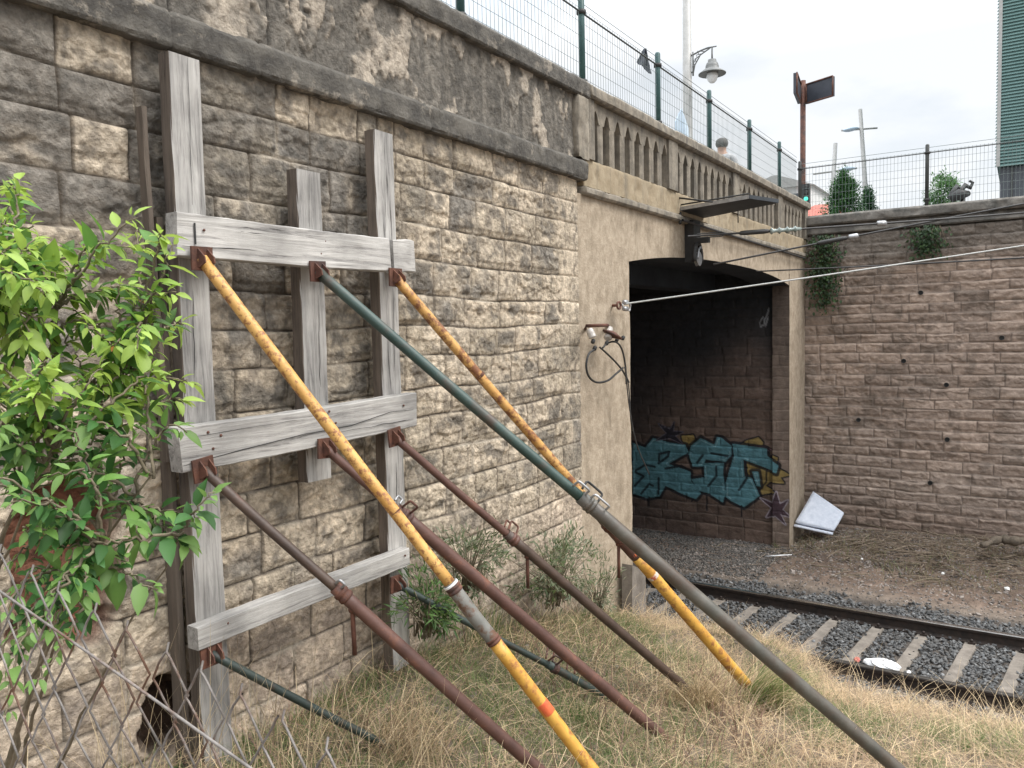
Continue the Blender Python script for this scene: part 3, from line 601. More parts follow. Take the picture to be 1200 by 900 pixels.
# ------------------------------------------------------------------ timber shoring frame
fr = empty('timber_shoring_frame', (2.6, -.1, 1.5), 'grey weathered timber frame of three uprights and three cross beams held against the stone wall', 'timber frame')
def timber(name, p0, p1, w, t, mt, parent, facing=(0, -1, 0), seed=0, n=26, warp=.006, endcut=0):
    """sawn timber from p0 to p1, w wide, t thick; arrises worn, slightly warped"""
    rd = random.Random(seed); p0 = np.array(p0, float); p1 = np.array(p1, float); b = .004
    sec0 = [(-w/2+b, -t/2), (w/2-b, -t/2), (w/2, -t/2+b), (w/2, t/2-b), (w/2-b, t/2), (-w/2+b, t/2), (-w/2, t/2-b), (-w/2, -t/2+b)]
    d = (p1-p0)/np.linalg.norm(p1-p0); fn = np.array(facing, float); u = np.cross(d, fn); u /= np.linalg.norm(u); V = []; F_ = []
    ph = rd.random()*9
    for i in range(n+1):
        k = i/n; c = p0+(p1-p0)*k+fn*warp*math.sin(k*3+ph)+u*warp*.7*math.sin(k*4.4+ph*2)
        for (a, e) in sec0:
            ja = rd.uniform(-.0016, .0016); je = rd.uniform(-.0012, .0012)
            off = 0
            if i in (0, n): off = endcut*a*(1 if i else -1)
            V.append(c+u*(a+ja)+fn*(e+je)+d*off)
    for i in range(n):
        for k in range(8): F_.append((i*8+k, i*8+(k+1) % 8, (i+1)*8+(k+1) % 8, (i+1)*8+k))
    F_.append(tuple(range(8))); F_.append(tuple(n*8+k for k in range(8))[::-1])
    m = MB(); m.add(V, F_); return m.build(name, mt, parent)
PV = .135
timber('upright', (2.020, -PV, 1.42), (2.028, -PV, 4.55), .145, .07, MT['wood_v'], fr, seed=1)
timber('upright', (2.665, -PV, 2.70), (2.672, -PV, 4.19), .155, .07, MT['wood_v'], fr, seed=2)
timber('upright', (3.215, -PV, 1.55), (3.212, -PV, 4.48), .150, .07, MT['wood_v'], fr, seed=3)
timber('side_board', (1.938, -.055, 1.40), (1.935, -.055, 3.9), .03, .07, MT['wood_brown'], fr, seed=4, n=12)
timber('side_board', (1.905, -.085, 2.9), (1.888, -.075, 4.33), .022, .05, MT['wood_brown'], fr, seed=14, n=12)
0 and timber('side_board', (1.928, -.110, 2.3), (1.932, -.110, 4.05), .022, .05, MT['wood_brown'], fr, seed=15, n=12)
timber('cross_beam', (1.902, -.212, 3.812), (3.135, -.212, 3.818), .172, .075, MT['wood_h'], fr, seed=5, endcut=.05)
timber('beam_end_piece', (3.178, -.205, 3.818), (3.36, -.205, 3.825), .172, .06, MT['wood_h'], fr, seed=6, n=5)
timber('cross_beam', (1.862, -.215, 2.960), (3.312, -.215, 2.985), .182, .08, MT['wood_h'], fr, seed=7, endcut=-.06)
timber('cross_beam', (1.905, -.205, 2.175), (3.235, -.205, 2.185), .096, .07, MT['wood_h'], fr, seed=8)
m = MB()                                          # split in the upper beam
m.box(1.975, 1.983, -.2515, -.25, 3.78, 3.865)
m.build('beam_crack', MT['black'], fr)
m = MB(); m.sweep([(1.87, -.2552, 2.90), (2.15, -.2552, 2.925), (2.5, -.2552, 2.95), (2.8, -.2552, 2.955), (3.1, -.2552, 2.995), (3.28, -.2552, 2.99)], [.0008, .0022, .0015, .0024, .0015, .0008], 4); m.build('beam_crack', MT['black'], fr)
rd_ = random.Random(12)
def split(p, q, y, parent=fr):
    n_ = 7; P = [np.array([p[0]+(q[0]-p[0])*k/n_+rd_.uniform(-.003, .003), y, p[1]+(q[1]-p[1])*k/n_+rd_.uniform(-.003, .003)]) for k in range(n_+1)]
    m = MB(); m.sweep(P, [.0004]+[rd_.uniform(.0008, .0018) for _ in range(n_-1)]+[.0004], 4); m.build('wood_split', MT['black'], parent)
for (x, z0, z1) in [(2.03, 3.95, 4.54), (2.00, 3.2, 3.6), (2.05, 2.4, 2.75), (2.66, 3.92, 4.17), (2.69, 3.15, 3.6), (3.20, 3.95, 4.45), (3.23, 3.2, 3.65), (3.21, 2.3, 2.7), (2.03, 1.6, 2.0)]: split((x, z0), (x+.012, z1), -.1712)
for (x0_, x1_, z) in [(2.2, 2.75, 3.85), (2.8, 3.12, 3.79), (1.92, 2.3, 3.77), (2.4, 3.0, 3.875)]: split((x0_, z), (x1_, z+.008), -.2502)
for (x0_, x1_, z) in [(1.9, 2.5, 3.01), (2.7, 3.28, 2.93)]: split((x0_, z), (x1_, z+.01), -.2555)
for (x, z) in [(1.99, 3.02), (2.05, 3.0), (2.01, 2.95), (2.66, 3.04), (2.7, 2.98), (3.2, 3.02), (2.02, 3.84), (2.68, 3.85), (2.65, 3.79), (2.05, 2.2), (3.19, 2.2)]:
    m = MB(); m.lathe([(.006, 0), (.006, .004), (.002, .006)], (x, -.2505 if z > 3.5 else (-.255 if z > 2.6 else -.24), z), (0, -1, 0), 8); m.build('nail_head', MT['rust'], fr)

# ------------------------------------------------------------------ raking steel props
def tpar(a, b, py):
    lo, hi = 0., 1.
    for _ in range(40):
        k = (lo+hi)/2
        if proj(a+(b-a)*k)[1] < py: lo = k
        else: hi = k
    return lo
def prop(label, top_px, foot_px, v, segs, plate='rustplate', plate_sz=.048, collars=(), loops=(), pins=(), bands=(), tip=None):
    a = wl(*top_px, v); b = foot(*foot_px); d = (b-a); Ln = np.linalg.norm(d); d /= Ln
    e = empty('steel_prop', b, label, 'steel prop', 'raking steel props bracing the timber frame')
    b2 = b+d*.12
    for (y0, y1, r0, mt, nm) in segs:
        t0 = 0 if y0 is None else tpar(a, b, y0); t1 = 1 if y1 is None else tpar(a, b, y1)
        p0 = a+(b-a)*t0; p1 = a+(b-a)*t1 if y1 is not None else b2
        n = 14; rd = random.Random(int(r0*1e5)); bow = np.array([0, 0, -1.])*rd.uniform(.002, .007); path = [p0+(p1-p0)*i/n+bow*math.sin(math.pi*i/n) for i in range(n+1)]
        m = MB(); m.sweep(path, [r0*(1+rd.uniform(-.012, .012)) for _ in path], 20); m.build(nm, MT[mt], e)
    # top plate lying on the timber with welded gussets
    m = MB(); s = plate_sz; c = np.array([a[0], -v-.003, a[2]]); an = random.Random(label).uniform(-.12, .12); ca, sa = math.cos(an), math.sin(an)
    q = [c+np.array([x*ca-z*sa, -.004, x*sa+z*ca]) for x, z in ((-s, -s), (s, -s*1.05), (s*1.03, s), (-s, s*.98))]
    m.prism(q, (0, .009, 0))
    for sx in (-1, 1):
        m.prism([c+np.array([sx*s*.45, -.006, -s*.8]), c+np.array([sx*s*.45, -.006, s*.8]), c+np.array([sx*s*.45, -.045, s*.1]), c+np.array([sx*s*.45, -.05, -s*.4])], (.006, 0, 0))
    m.build('top_plate', MT[plate], e)
    for (y, r, ln, mt) in collars:
        p = a+(b-a)*tpar(a, b, y); m = MB(); m.lathe([(r*.86, -ln/2), (r, -ln/2+.004), (r, -ln*.15), (r*.93, -ln*.1), (r*.93, ln*.1), (r, ln*.15), (r, ln/2-.004), (r*.86, ln/2)], p, d, 20); m.build('collar', MT[mt], e)
    side = np.cross(d, np.array([0, 0, 1.])); side /= np.linalg.norm(side); upn = np.cross(side, d)
    for (y, r, w, h, sg, mt) in loops:
        p = a+(b-a)*tpar(a, b, y); dr = side*sg*.6+upn*.8*abs(sg); dr /= np.linalg.norm(dr)
        P = [p+dr*r*.9, p+dr*(r+h)+d*0, p+dr*(r+h)+d*w, p+dr*(r*.95)+d*w]
        P2 = []
        for i in range(3):
            for k in range(6): P2.append(P[i]+(P[i+1]-P[i])*k/6)
        P2.append(P[3]); P3 = [P2[0]]+[(P2[i-1]+P2[i]*2+P2[i+1])/4 for i in range(1, len(P2)-1)]+[P2[-1]]
        m = MB(); m.sweep(P3, .006, 8); m.build('handle', MT[mt], e)
    for (y, off, ln, mt) in pins:
        p = a+(b-a)*tpar(a, b, y); p = p+np.array([0, 0, -off]); m = MB()
        m.sweep([p+np.array([0, 0, .03]), p+np.array([0, 0, -.01]), p+np.array([.006, .004, -ln*.5]), p+np.array([.01, .006, -ln])], .010, 8); m.lathe([(.016, 0), (.018, .01), (.014, .03)], p-np.array([0, 0, .01]), (0, 0, 1), 10)
        m.build('hanging_pin', MT[mt], e)
    for (y, r, ln, mt) in bands:
        p = a+(b-a)*tpar(a, b, y); m = MB(); m.lathe([(r, -ln/2), (r*1.012, -ln/2+.002), (r*1.012, ln/2-.002), (r, ln/2)], p, d, 20); m.build('painted_band', MT[mt], e)
    return a, b, Ln
Bv = .262
R = {}
R['A'] = prop('thick yellow steel prop with grey middle sleeve and orange band, nearest the camera', (236, 303), (735, 955), Bv,
    [(None, 690, .0245, 'yellow_top', 'upper_tube'), (683, 752, .0300, 'greygreen', 'sleeve'), (752, None, .0285, 'yellow', 'lower_tube')], collars=[(690, .034, .035, 'rust'), (750, .033, .03, 'rust'), (600, .0258, .008, 'rust')], bands=[(685, .0335, .010, 'white'), (829, .0288, .06, 'red')])
R['B'] = prop('long dark green steel prop with U-shaped handles, reaching farthest right', (372, 318), (1088, 932), Bv,
    [(None, 590, .0255, 'green', 'inner_tube'), (582, None, .0345, 'steel', 'outer_tube')], plate='rust', collars=[(592, .040, .04, 'steel')], loops=[(572, .026, .07, .045, 1, 'galv'), (580, .045, .10, .05, -1, 'black'), (588, .045, .09, .03, 1, 'galv')])
R['C'] = prop('peeling yellow steel prop with brown screw sleeve, running behind the long green prop', (463, 325), (895, 825), Bv,
    [(None, 608, .0265, 'yellow_old', 'upper_tube'), (603, 652, .037, 'brown', 'sleeve'), (650, None, .0365, 'yellow', 'lower_tube')], collars=[(615, .046, .045, 'rust'), (632, .043, .03, 'rust'), (440, .029, .02, 'rustplate')], pins=[(628, .05, .21, 'rust')], bands=[(648, .0370, .02, 'red'), (674, .0372, .03, 'sticker')])
R['D'] = prop('dark brown steel prop nearest the shrub, starting under the left end of the middle beam', (238, 550), (668, 934), Bv,
    [(None, 693, .0205, 'darkbrown', 'inner_tube'), (688, None, .0280, 'brown', 'outer_tube')], collars=[(697, .034, .05, 'rust')], loops=[(686, .026, .03, .03, 1, 'galv')], pins=[(706, .03, .20, 'rust')])
R['E'] = prop('reddish brown steel prop with a wire handle, partly hidden behind the thick yellow prop', (381, 525), (785, 870), Bv,
    [(None, 605, .0215, 'brown', 'inner_tube'), (597, None, .0315, 'brown', 'outer_tube')], collars=[(606, .038, .05, 'brown')], loops=[(598, .036, .05, .06, 1, 'rust'), (592, .034, .03, .03, -1, 'galv')])
R['F'] = prop('slim reddish brown steel prop starting at the right end of the middle beam', (462, 512), (820, 820), Bv,
    [(None, 632, .0215, 'brown', 'inner_tube'), (625, None, .0285, 'darkbrown', 'outer_tube')], collars=[(632, .036, .05, 'brown')], loops=[(626, .03, .06, .07, -1, 'rust'), (622, .03, .03, .05, -1, 'rust')], pins=[(646, .03, .19, 'rust')])
R['G'] = prop('low dark green steel prop with curled wire handles, from the bottom beam right end', (464, 684), (735, 828), .23,
    [(None, 785, .0185, 'darkgreen', 'inner_tube'), (778, None, .0235, 'darkgreen', 'outer_tube')], plate='rust', plate_sz=.045, collars=[(783, .032, .04, 'rust')], loops=[(777, .03, .06, .06, 1, 'rust'), (777, .03, .05, .07, -1, 'rust'), (790, .03, .06, .07, -1, 'rust')])
R['H'] = prop('lowest and shortest dark green steel prop, from the left end of the bottom beam', (247, 766), (466, 880), .23,
    [(None, None, .0178, 'darkgreen', 'tube')], plate='rust', plate_sz=.05)
for k, v_ in R.items(): print('PROP', k, np.round(v_[0], 2), np.round(v_[1], 2), round(v_[2], 2))

# small grey marker post by the tunnel corner
m = MB(); m.prism([(6.30, -.05, .5), (6.62, -.05, .5), (6.62, -.05, 1.16), (6.55, -.05, 1.20), (6.33, -.05, 1.30)], (0, -.10, 0))
tag(m.build('marker_stone', MT['galv' if 0 else 'sleeper']), 'short grey upright slab standing at the foot of the concrete corner beside the tunnel', 'marker stone')

# ------------------------------------------------------------------ railway
def rail(xf, y0, y1, label, top, step=.5):
    e = empty('rail', (xf(0), 0, -.15), label, 'rail', 'rails of the track')
    ys = np.arange(y0, y1+.01, step)
    foot_ = [(-.065, -.155), (.065, -.155), (.065, -.145), (.012, -.128), (.009, -.05), (.034, -.038), (.036, -.012), (-.036, -.012), (-.034, -.038), (-.009, -.05), (-.012, -.128), (-.065, -.145)]
    m = MB(); m.sweep([(xf(y), y, 0) for y in ys], 1.0, sec=foot_, sm=False, up=(0, 0, 1)); m.build('rail_body', MT['rail'], e)
    m = MB(); m.sweep([(xf(y), y, 0) for y in ys], 1.0, sec=[(-.033, -.0118), (.033, -.0118), (.030, -.002), (.018, .001), (-.018, .001), (-.030, -.002)], sm=False, up=(0, 0, 1)); m.build('rail_top', MT[top], e)
curve = lambda y: .004*max(0, y+3)**2
rail(lambda y: 8.27+curve(y), -14, 13, 'dark near rail emerging from the dry grass', 'raildull')
rail(lambda y: 9.90+curve(y), -14, 13, 'long far rail with a bright worn top, beyond the sleepers', 'railtop')
def sleeper(y):
    m = MB(); x0 = 7.80+curve(y); x1 = x0+2.45; b = .012; rd = random.Random(int(y*100)); zt = -.148+rd.uniform(-.004, .004); w = .078
    xs_ = np.linspace(x0, x1, 13); path = [(x, y+(9.8-x)*.11+rd.uniform(-.003, .003), zt) for x in xs_]
    m.sweep(path, 1.0, sec=[(-w, -.16), (w, -.16), (w-.01, -.02), (w-.022, 0), (-w+.022, 0), (-w+.01, -.02)], sm=False, up=(0, 0, 1))
    o = m.build('sleeper', MT['sleeper']); yy = y
    for X_ in (8.27+curve(y), 9.90+curve(y)):
        for sg in (-1, 1):
            c = MB(); cy = yy+(9.8-X_)*.11; c.box(X_+sg*.085-.028, X_+sg*.085+.028, cy-.035, cy+.035, -.150, -.128); c.lathe([(.016, 0), (.016, .02), (.010, .03)], (X_+sg*.09, cy, -.128)); c.build('rail_clip', MT['rail'], o)
    return o
sy = [-3.08+.472*k for k in range(-3, 12)]
for y in sy:
    o = sleeper(y)
    tag(o, None, 'sleeper', 'concrete sleepers under the rails'); o['label'] = 'x'
    o['yy'] = float(y)
_sl = sorted([o for o in COL.objects if o.name.startswith('sleeper')], key=lambda o: o['yy'])
words = {}
vis = [o for o in _sl if o['yy'] > -3.3]
nm = ['rightmost sleeper, cut by the right edge of the photo', 'second sleeper from the right edge', 'third sleeper from the right edge', 'fourth sleeper from the right, its near end by the white litter', 'fifth sleeper from the right, left of the litter',
      'sixth sleeper from the right', 'seventh sleeper from the right', 'eighth sleeper from the right', 'ninth sleeper, near the tunnel corner', 'sleeper crossed by the long green prop near the corner', 'shaded sleeper just inside the tunnel', 'last sleeper inside the tunnel']
for i, o in enumerate(vis): o['label'] = 'pale grey concrete '+nm[min(i, len(nm)-1)]
for o in _sl:
    if o['yy'] <= -3.3: o['label'] = 'pale grey concrete sleeper beyond the right edge of the photo'
    del o['yy']

def stones(name, P, size, colr, label, cat, jit=.35):
    ico = np.array([(0, 0, 1), (.894, 0, .447), (.276, .851, .447), (-.724, .526, .447), (-.724, -.526, .447), (.276, -.851, .447), (.724, .526, -.447), (-.276, .851, -.447), (-.894, 0, -.447), (-.276, -.851, -.447), (.724, -.526, -.447), (0, 0, -1)])
    fc = np.array([(0,1,2),(0,2,3),(0,3,4),(0,4,5),(0,5,1),(1,6,2),(2,7,3),(3,8,4),(4,9,5),(5,10,1),(6,7,2),(7,8,3),(8,9,4),(9,10,5),(10,6,1),(11,7,6),(11,8,7),(11,9,8),(11,10,9),(11,6,10)])
    n = len(P); V = ico[None]*(1+RNG.uniform(-jit, jit, (n, 12, 1)))*np.stack([np.ones(n), RNG.uniform(.6, 1, n), RNG.uniform(.45, .8, n)], -1)[:, None]
    a = RNG.uniform(0, 6.28, n); b = RNG.uniform(-.7, .7, n); ca, sa, cb, sb = np.cos(a), np.sin(a), np.cos(b), np.sin(b)
    x = V[..., 0]*cb[:, None]-V[..., 2]*sb[:, None]; z = V[..., 0]*sb[:, None]+V[..., 2]*cb[:, None]; y = V[..., 1]
    V = np.stack([x*ca[:, None]-y*sa[:, None], x*sa[:, None]+y*ca[:, None], z], -1)*size[:, None, None]+P[:, None]
    Fc = (fc[None]+(np.arange(n)*12)[:, None, None]).reshape(-1, 3)
    o = np_mesh(name, V.reshape(-1, 3), Fc, np.full(len(Fc), 3), MT['gravel'], None, np.repeat(colr, 12, 0), smooth=False)
    return tag(o, label, cat, kind='stuff')
def scat(n, x0, x1, y0, y1): return np.stack([RNG.uniform(x0, x1, n), RNG.uniform(y0, y1, n)], -1)
p = scat(36000, 7.7, 11.35, -4.4, 3.6)
p = p[(np.abs(((p[:, 1]-(9.8-p[:, 0])*.11+3.08+.236) % .472)-.236) > .078+RNG.uniform(-.02, .03, len(p))) | (p[:, 0] > 10.2) | (RNG.random(len(p)) < .03)]
pp = p[RNG.random(len(p)) < np.clip((10.82-p[:, 0]+.5*(fbm(p[:, 0], p[:, 1]*2, 400, 3)-.5))/.35, 0, 1)]
z = gz(pp[:, 0], pp[:, 1]); z = np.maximum(z, -.175)+RNG.uniform(.0, .032, len(pp)); n = len(pp)
g_ = RNG.uniform(.045, .14, n)[:, None]*np.array([.97, 1.0, 1.02])*np.where(RNG.random(n) < .12, 1.6, 1)[:, None]
g_ = g_*(1-.0)+np.array([.02, .012, .004])*RNG.random(n)[:, None]
stones('ballast', np.c_[pp, z], RNG.uniform(.014, .027, n), g_, 'dark grey crushed stone ballast around the sleepers', 'ballast')
q_ = scat(9000, 10.9, 12.6, .0, 3.2); stones('tunnel_gravel', np.c_[q_, gz(q_[:, 0], q_[:, 1])+.004], RNG.uniform(.008, .024, 9000), RNG.uniform(.04, .14, 9000)[:, None]*np.array([1.1, 1, .9]), 'grey gravel spread inside the mouth of the tunnel', 'gravel')
p = np.r_[scat(5200, 10.8, 13.5, -4.4, 1.5), scat(2500, 12.0, 13.5, -4.4, 1.0), scat(1500, 3, 8, -3.5, 0)]
z = gz(p[:, 0], p[:, 1])+.004; n = len(p); g_ = RNG.uniform(.08, .30, n)[:, None]*np.array([1.08, .93, .82])
stones('rubble', np.c_[p, z], RNG.uniform(.005, .022, n)*np.where(RNG.random(n) < .05, 1.8, 1), g_, 'brown stone chips and crumbs strewn over the bare earth', 'rubble')

# ------------------------------------------------------------------ grass
def blades(name, B, H, lean, az, w, colr, label, cat, kind='stuff', segs=4, flop=1.0, parent=None, a0=.25):
    n = len(B); t = np.linspace(0, 1, segs+1)
    dirx = np.cos(az); diry = np.sin(az)
    P = np.zeros((n, segs+1, 3)); ang = lean[:, None]*(a0+(1.35-a0)*flop*t[None]**1.1)
    ds = (H/segs)[:, None]
    hor = np.cumsum(np.sin(ang)*ds, 1)-np.sin(ang[:, :1])*ds; ver = np.cumsum(np.cos(ang)*ds, 1)-np.cos(ang[:, :1])*ds
    wob = (RNG.random((n, 1))-.5)*.5*hor**2/np.maximum(H[:, None], .01)
    P[..., 0] = B[:, None, 0]+dirx[:, None]*hor-diry[:, None]*wob; P[..., 1] = B[:, None, 1]+diry[:, None]*hor+dirx[:, None]*wob; P[..., 2] = B[:, None, 2]+ver
    sa = az+RNG.uniform(-1.2, 1.2, n)+1.57; side = np.stack([np.cos(sa), np.sin(sa), RNG.uniform(-.3, .3, n)], -1)
    W_ = (w[:, None]*(1-t[None]**1.6*.85))[..., None]
    Lf = P-side[:, None]*W_/2; Rt = P+side[:, None]*W_/2
    V = np.stack([Lf, Rt], 2).reshape(n, -1, 3); m = 2*(segs+1)
    q = np.array([(2*i, 2*i+1, 2*i+3, 2*i+2) for i in range(segs)]); Fc = (q[None]+(np.arange(n)*m)[:, None, None]).reshape(-1, 4)
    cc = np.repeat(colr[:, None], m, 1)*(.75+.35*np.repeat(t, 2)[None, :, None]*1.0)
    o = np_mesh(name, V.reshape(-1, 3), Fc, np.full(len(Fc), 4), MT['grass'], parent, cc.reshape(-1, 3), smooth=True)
    return tag(o, label, cat, kind=kind)
STRAW = np.array([.70, .55, .35]); STRAW2 = np.array([.50, .36, .23]); DEAD = np.array([.24, .185, .13]); GR = np.array([.12, .18, .055]); GR2 = np.array([.22, .26, .11])
def greenness(x, y):
    g0 = sst(-1.9, -.5, y)*sst(6.8, 5.4, x)*.66+.75*sst(.47, .6, fbm(x*1.4, y*1.4, 201, 4))*sst(7.4, 5.5, x)
    g0 = g0+.5*np.exp(-(((x-5.2)/.35)**2+((y+1.95)/.3)**2))+.25*np.exp(-(((x-3.6)/.7)**2+((y+1.0)/.35)**2))
    return np.clip(g0, 0, 1)
straw_cut = .4
def veg(n, x0, x1, y0, y1, cond=None, dens=None):
    p = scat(n, x0, x1, y0, y1); keep = p[:, 1] < -.06
    keep |= (p[:, 0] > 6.75)
    keep &= p[:, 0] < 7.66-.5*fbm(p[:, 0]*0+3, p[:, 1]*2.5, 210, 4)+.42*sst(-1.9, -1.2, p[:, 1])
    keep &= (p[:, 1] < .8); keep &= RNG.random(n) > (straw_cut*greenness(p[:, 0], p[:, 1]))
    if dens is not None: keep &= RNG.random(n) < dens(p[:, 0], p[:, 1])
    return p[keep]
cl = lambda x, y: .12+.88*sst(.42, .58, fbm(x*3.6, y*3.6, 220, 4))
# matted, flattened dry stems
p = veg(80000, 1.2, 8, -4.2, .6, dens=lambda x, y: .6+.4*cl(x, y)); n = len(p); gr_ = greenness(p[:, 0], p[:, 1]); z = gz(p[:, 0], p[:, 1])+RNG.uniform(0, .045, n)
c1 = STRAW*RNG.uniform(.7, 1.25, (n, 1)); c2 = STRAW2*RNG.uniform(.7, 1.2, (n, 1)); k = (RNG.random(n) < .4+.3*gr_)[:, None]; colr = np.where(k, c2, c1)
colr = np.where((RNG.random(n) < .25)[:, None], DEAD*RNG.uniform(.7, 1.2, (n, 1)), colr)
blades('flattened_straw', np.c_[p, z], RNG.uniform(.10, .34, n), RNG.uniform(1.05, 1.60, n), RNG.uniform(0, 6.28, n)*.8+fbm(p[:, 0]*1.6, p[:, 1]*1.6, 230, 3)*8, RNG.uniform(.0022, .0048, n), colr, 'matted flattened straw covering the embankment', 'dry grass', flop=.9, a0=.86)
# upright dry grass
p = veg(40000, 1.2, 8, -4.2, .6, dens=lambda x, y: cl(x, y)*(.35+.65*sst(5.5, 7, x))); n = len(p); gr_ = greenness(p[:, 0], p[:, 1]); z = gz(p[:, 0], p[:, 1])-.01
colr = (STRAW*RNG.uniform(.75, 1.35, (n, 1)))
blades('dry_grass', np.c_[p, z], RNG.uniform(.03, .11, n)*(.55+.7*fbm(p[:, 0]*2, p[:, 1]*2, 231, 3))*(1-.5*sst(6.3, 7.4, p[:, 0]))*(.45+.9*sst(.4, .62, fbm(p[:, 0]*3.6, p[:, 1]*3.6, 220, 4))), RNG.uniform(.3, 1.3, n), RNG.uniform(0, 6.28, n), RNG.uniform(.002, .004, n), colr, 'short upright straw-coloured dry grass between the props and the track', 'dry grass')
p = scat(130000, 1.2, 7.5, -4, .2); p = p[(p[:, 1] < -.05) & (RNG.random(len(p)) < greenness(p[:, 0], p[:, 1])*.9)]; n = len(p); z = gz(p[:, 0], p[:, 1])-.01
colr = GR*RNG.uniform(.6, 1.3, (n, 1)); k = (RNG.random(n) < .5)[:, None]; colr = np.where(k, GR2*RNG.uniform(.7, 1.2, (n, 1)), colr)
blades('green_grass', np.c_[p, z], RNG.uniform(.05, .18, n), RNG.uniform(.4, 1.45, n), RNG.uniform(0, 6.28, n), RNG.uniform(.0022, .0045, n), colr, 'green grass growing along the foot of the stone wall', 'grass')
p = veg(2600, 1.5, 7.7, -4.2, 0, dens=cl); n = len(p); z = gz(p[:, 0], p[:, 1])
blades('long_straw', np.c_[p, z], RNG.uniform(.25, .5, n), RNG.uniform(.35, 1.25, n), RNG.uniform(0, 6.28, n), RNG.uniform(.003, .0052, n), np.array([.72, .57, .36])*RNG.uniform(.7, 1.15, (n, 1)), 'long pale arching straws standing out of the dry grass', 'dry grass', flop=1.1)
p = veg(2600, 1.8, 5.5, -2.0, 0, dens=cl); n = len(p); z = gz(p[:, 0], p[:, 1])
blades('brown_grass', np.c_[p, z], RNG.uniform(.15, .32, n), RNG.uniform(.3, 1.2, n), RNG.uniform(0, 6.28, n), RNG.uniform(.003, .006, n), np.array([.24, .15, .11])*RNG.uniform(.7, 1.2, (n, 1)), 'brownish dead seed heads mixed into the grass under the props', 'dry grass')
# bent tuft at the foot of the yellow prop
def tuft(px, py, n, r, h, az0, spread, colr0, label, lean=(.6, 1.3)):
    f = foot(px, py); B = np.c_[f[0]+RNG.normal(0, r, n), f[1]+RNG.normal(0, r, n)]; z = gz(B[:, 0], B[:, 1])
    colr = colr0*RNG.uniform(.6, 1.35, (n, 1)); k = (RNG.random(n) < .3)[:, None]; colr = np.where(k, STRAW*RNG.uniform(.7, 1.1, (n, 1)), colr)
    return blades('grass_tuft', np.c_[B, z], RNG.uniform(.5, 1, n)*h, RNG.uniform(*lean, n), az0+RNG.normal(0, spread, n), RNG.uniform(.0025, .005, n), colr, label, 'grass tuft', kind=None)
tuft(885, 832, 700, .07, .50, -1.2, .45, np.array([.17, .22, .07]), 'long bent yellow-green grass tuft at the foot of the peeling yellow prop')
tuft(815, 830, 420, .08, .42, -2.4, .8, np.array([.33, .26, .14]), 'dry bent grass tuft where the slim brown prop meets the ground')
tuft(470, 890, 380, .10, .34, -.5, 1.2, np.array([.30, .23, .14]), 'dry clump of straw around the foot of the lowest green prop')
tuft(545, 745, 600, .13, .36, -1.5, 2.0, np.array([.10, .16, .045]), 'fresh green grass tuft behind the sleeve of the thick yellow prop', (.2, 1.0))
tuft(1060, 832, 160, .10, .16, 0, 3, np.array([.14, .20, .07]), 'small green grass tuft beside the near rail', (.2, 1.2))
tuft(930, 800, 200, .12, .14, 0, 3, np.array([.16, .20, .08]), 'faint green patch of grass right of the long green prop', (.3, 1.3))
tuft(690, 855, 200, .07, .22, 0, 3, np.array([.09, .15, .04]), 'small green grass tuft between the two brown props', (.2, 1.1))

# ------------------------------------------------------------------ leaves and plants
def leaves(name, C, D, Nn, Ln, Wd, colr, mt='leaf', parent=None, fold=.35, curl=.25):
    """many pointed oval leaves: C base points, D directions, Nn upper-side normals"""
    n = len(C); D = D/np.linalg.norm(D, axis=1)[:, None]; Sd = np.cross(D, Nn); Sd /= np.linalg.norm(Sd, axis=1)[:, None]+1e-9; Nn = np.cross(Sd, D)
    ts = np.array([0, .18, .45, .75, 1.0]); ws = np.array([.06, .78, 1.0, .62, .02])
    V = []
    for t, w in zip(ts, ws):
        cen = C+D*(t*Ln)[:, None]-Nn*((t**2)*curl*Ln)[:, None]
        for s_ in (-1, 0, 1): V.append(cen+Sd*(s_*w*Wd/2)[:, None]+Nn*(abs(s_)*w*Wd*fold*.5)[:, None])
    V = np.stack(V, 1); q = []
    for i in range(4):
        q += [(3*i, 3*i+1, 3*i+4, 3*i+3), (3*i+1, 3*i+2, 3*i+5, 3*i+4)]
    q = np.array(q); Fc = (q[None]+(np.arange(n)*15)[:, None, None]).reshape(-1, 4)
    cc = np.repeat(colr[:, None], 15, 1)*np.array([1.0, 1.12, 1.0]*5)[None, :, None]
    return np_mesh(name, V.reshape(-1, 3), Fc, np.full(len(Fc), 4), MT[mt], parent, cc.reshape(-1, 3), smooth=True)
def bez(a, b, c, t): return (1-t)**2*a+2*t*(1-t)*b+t*t*c
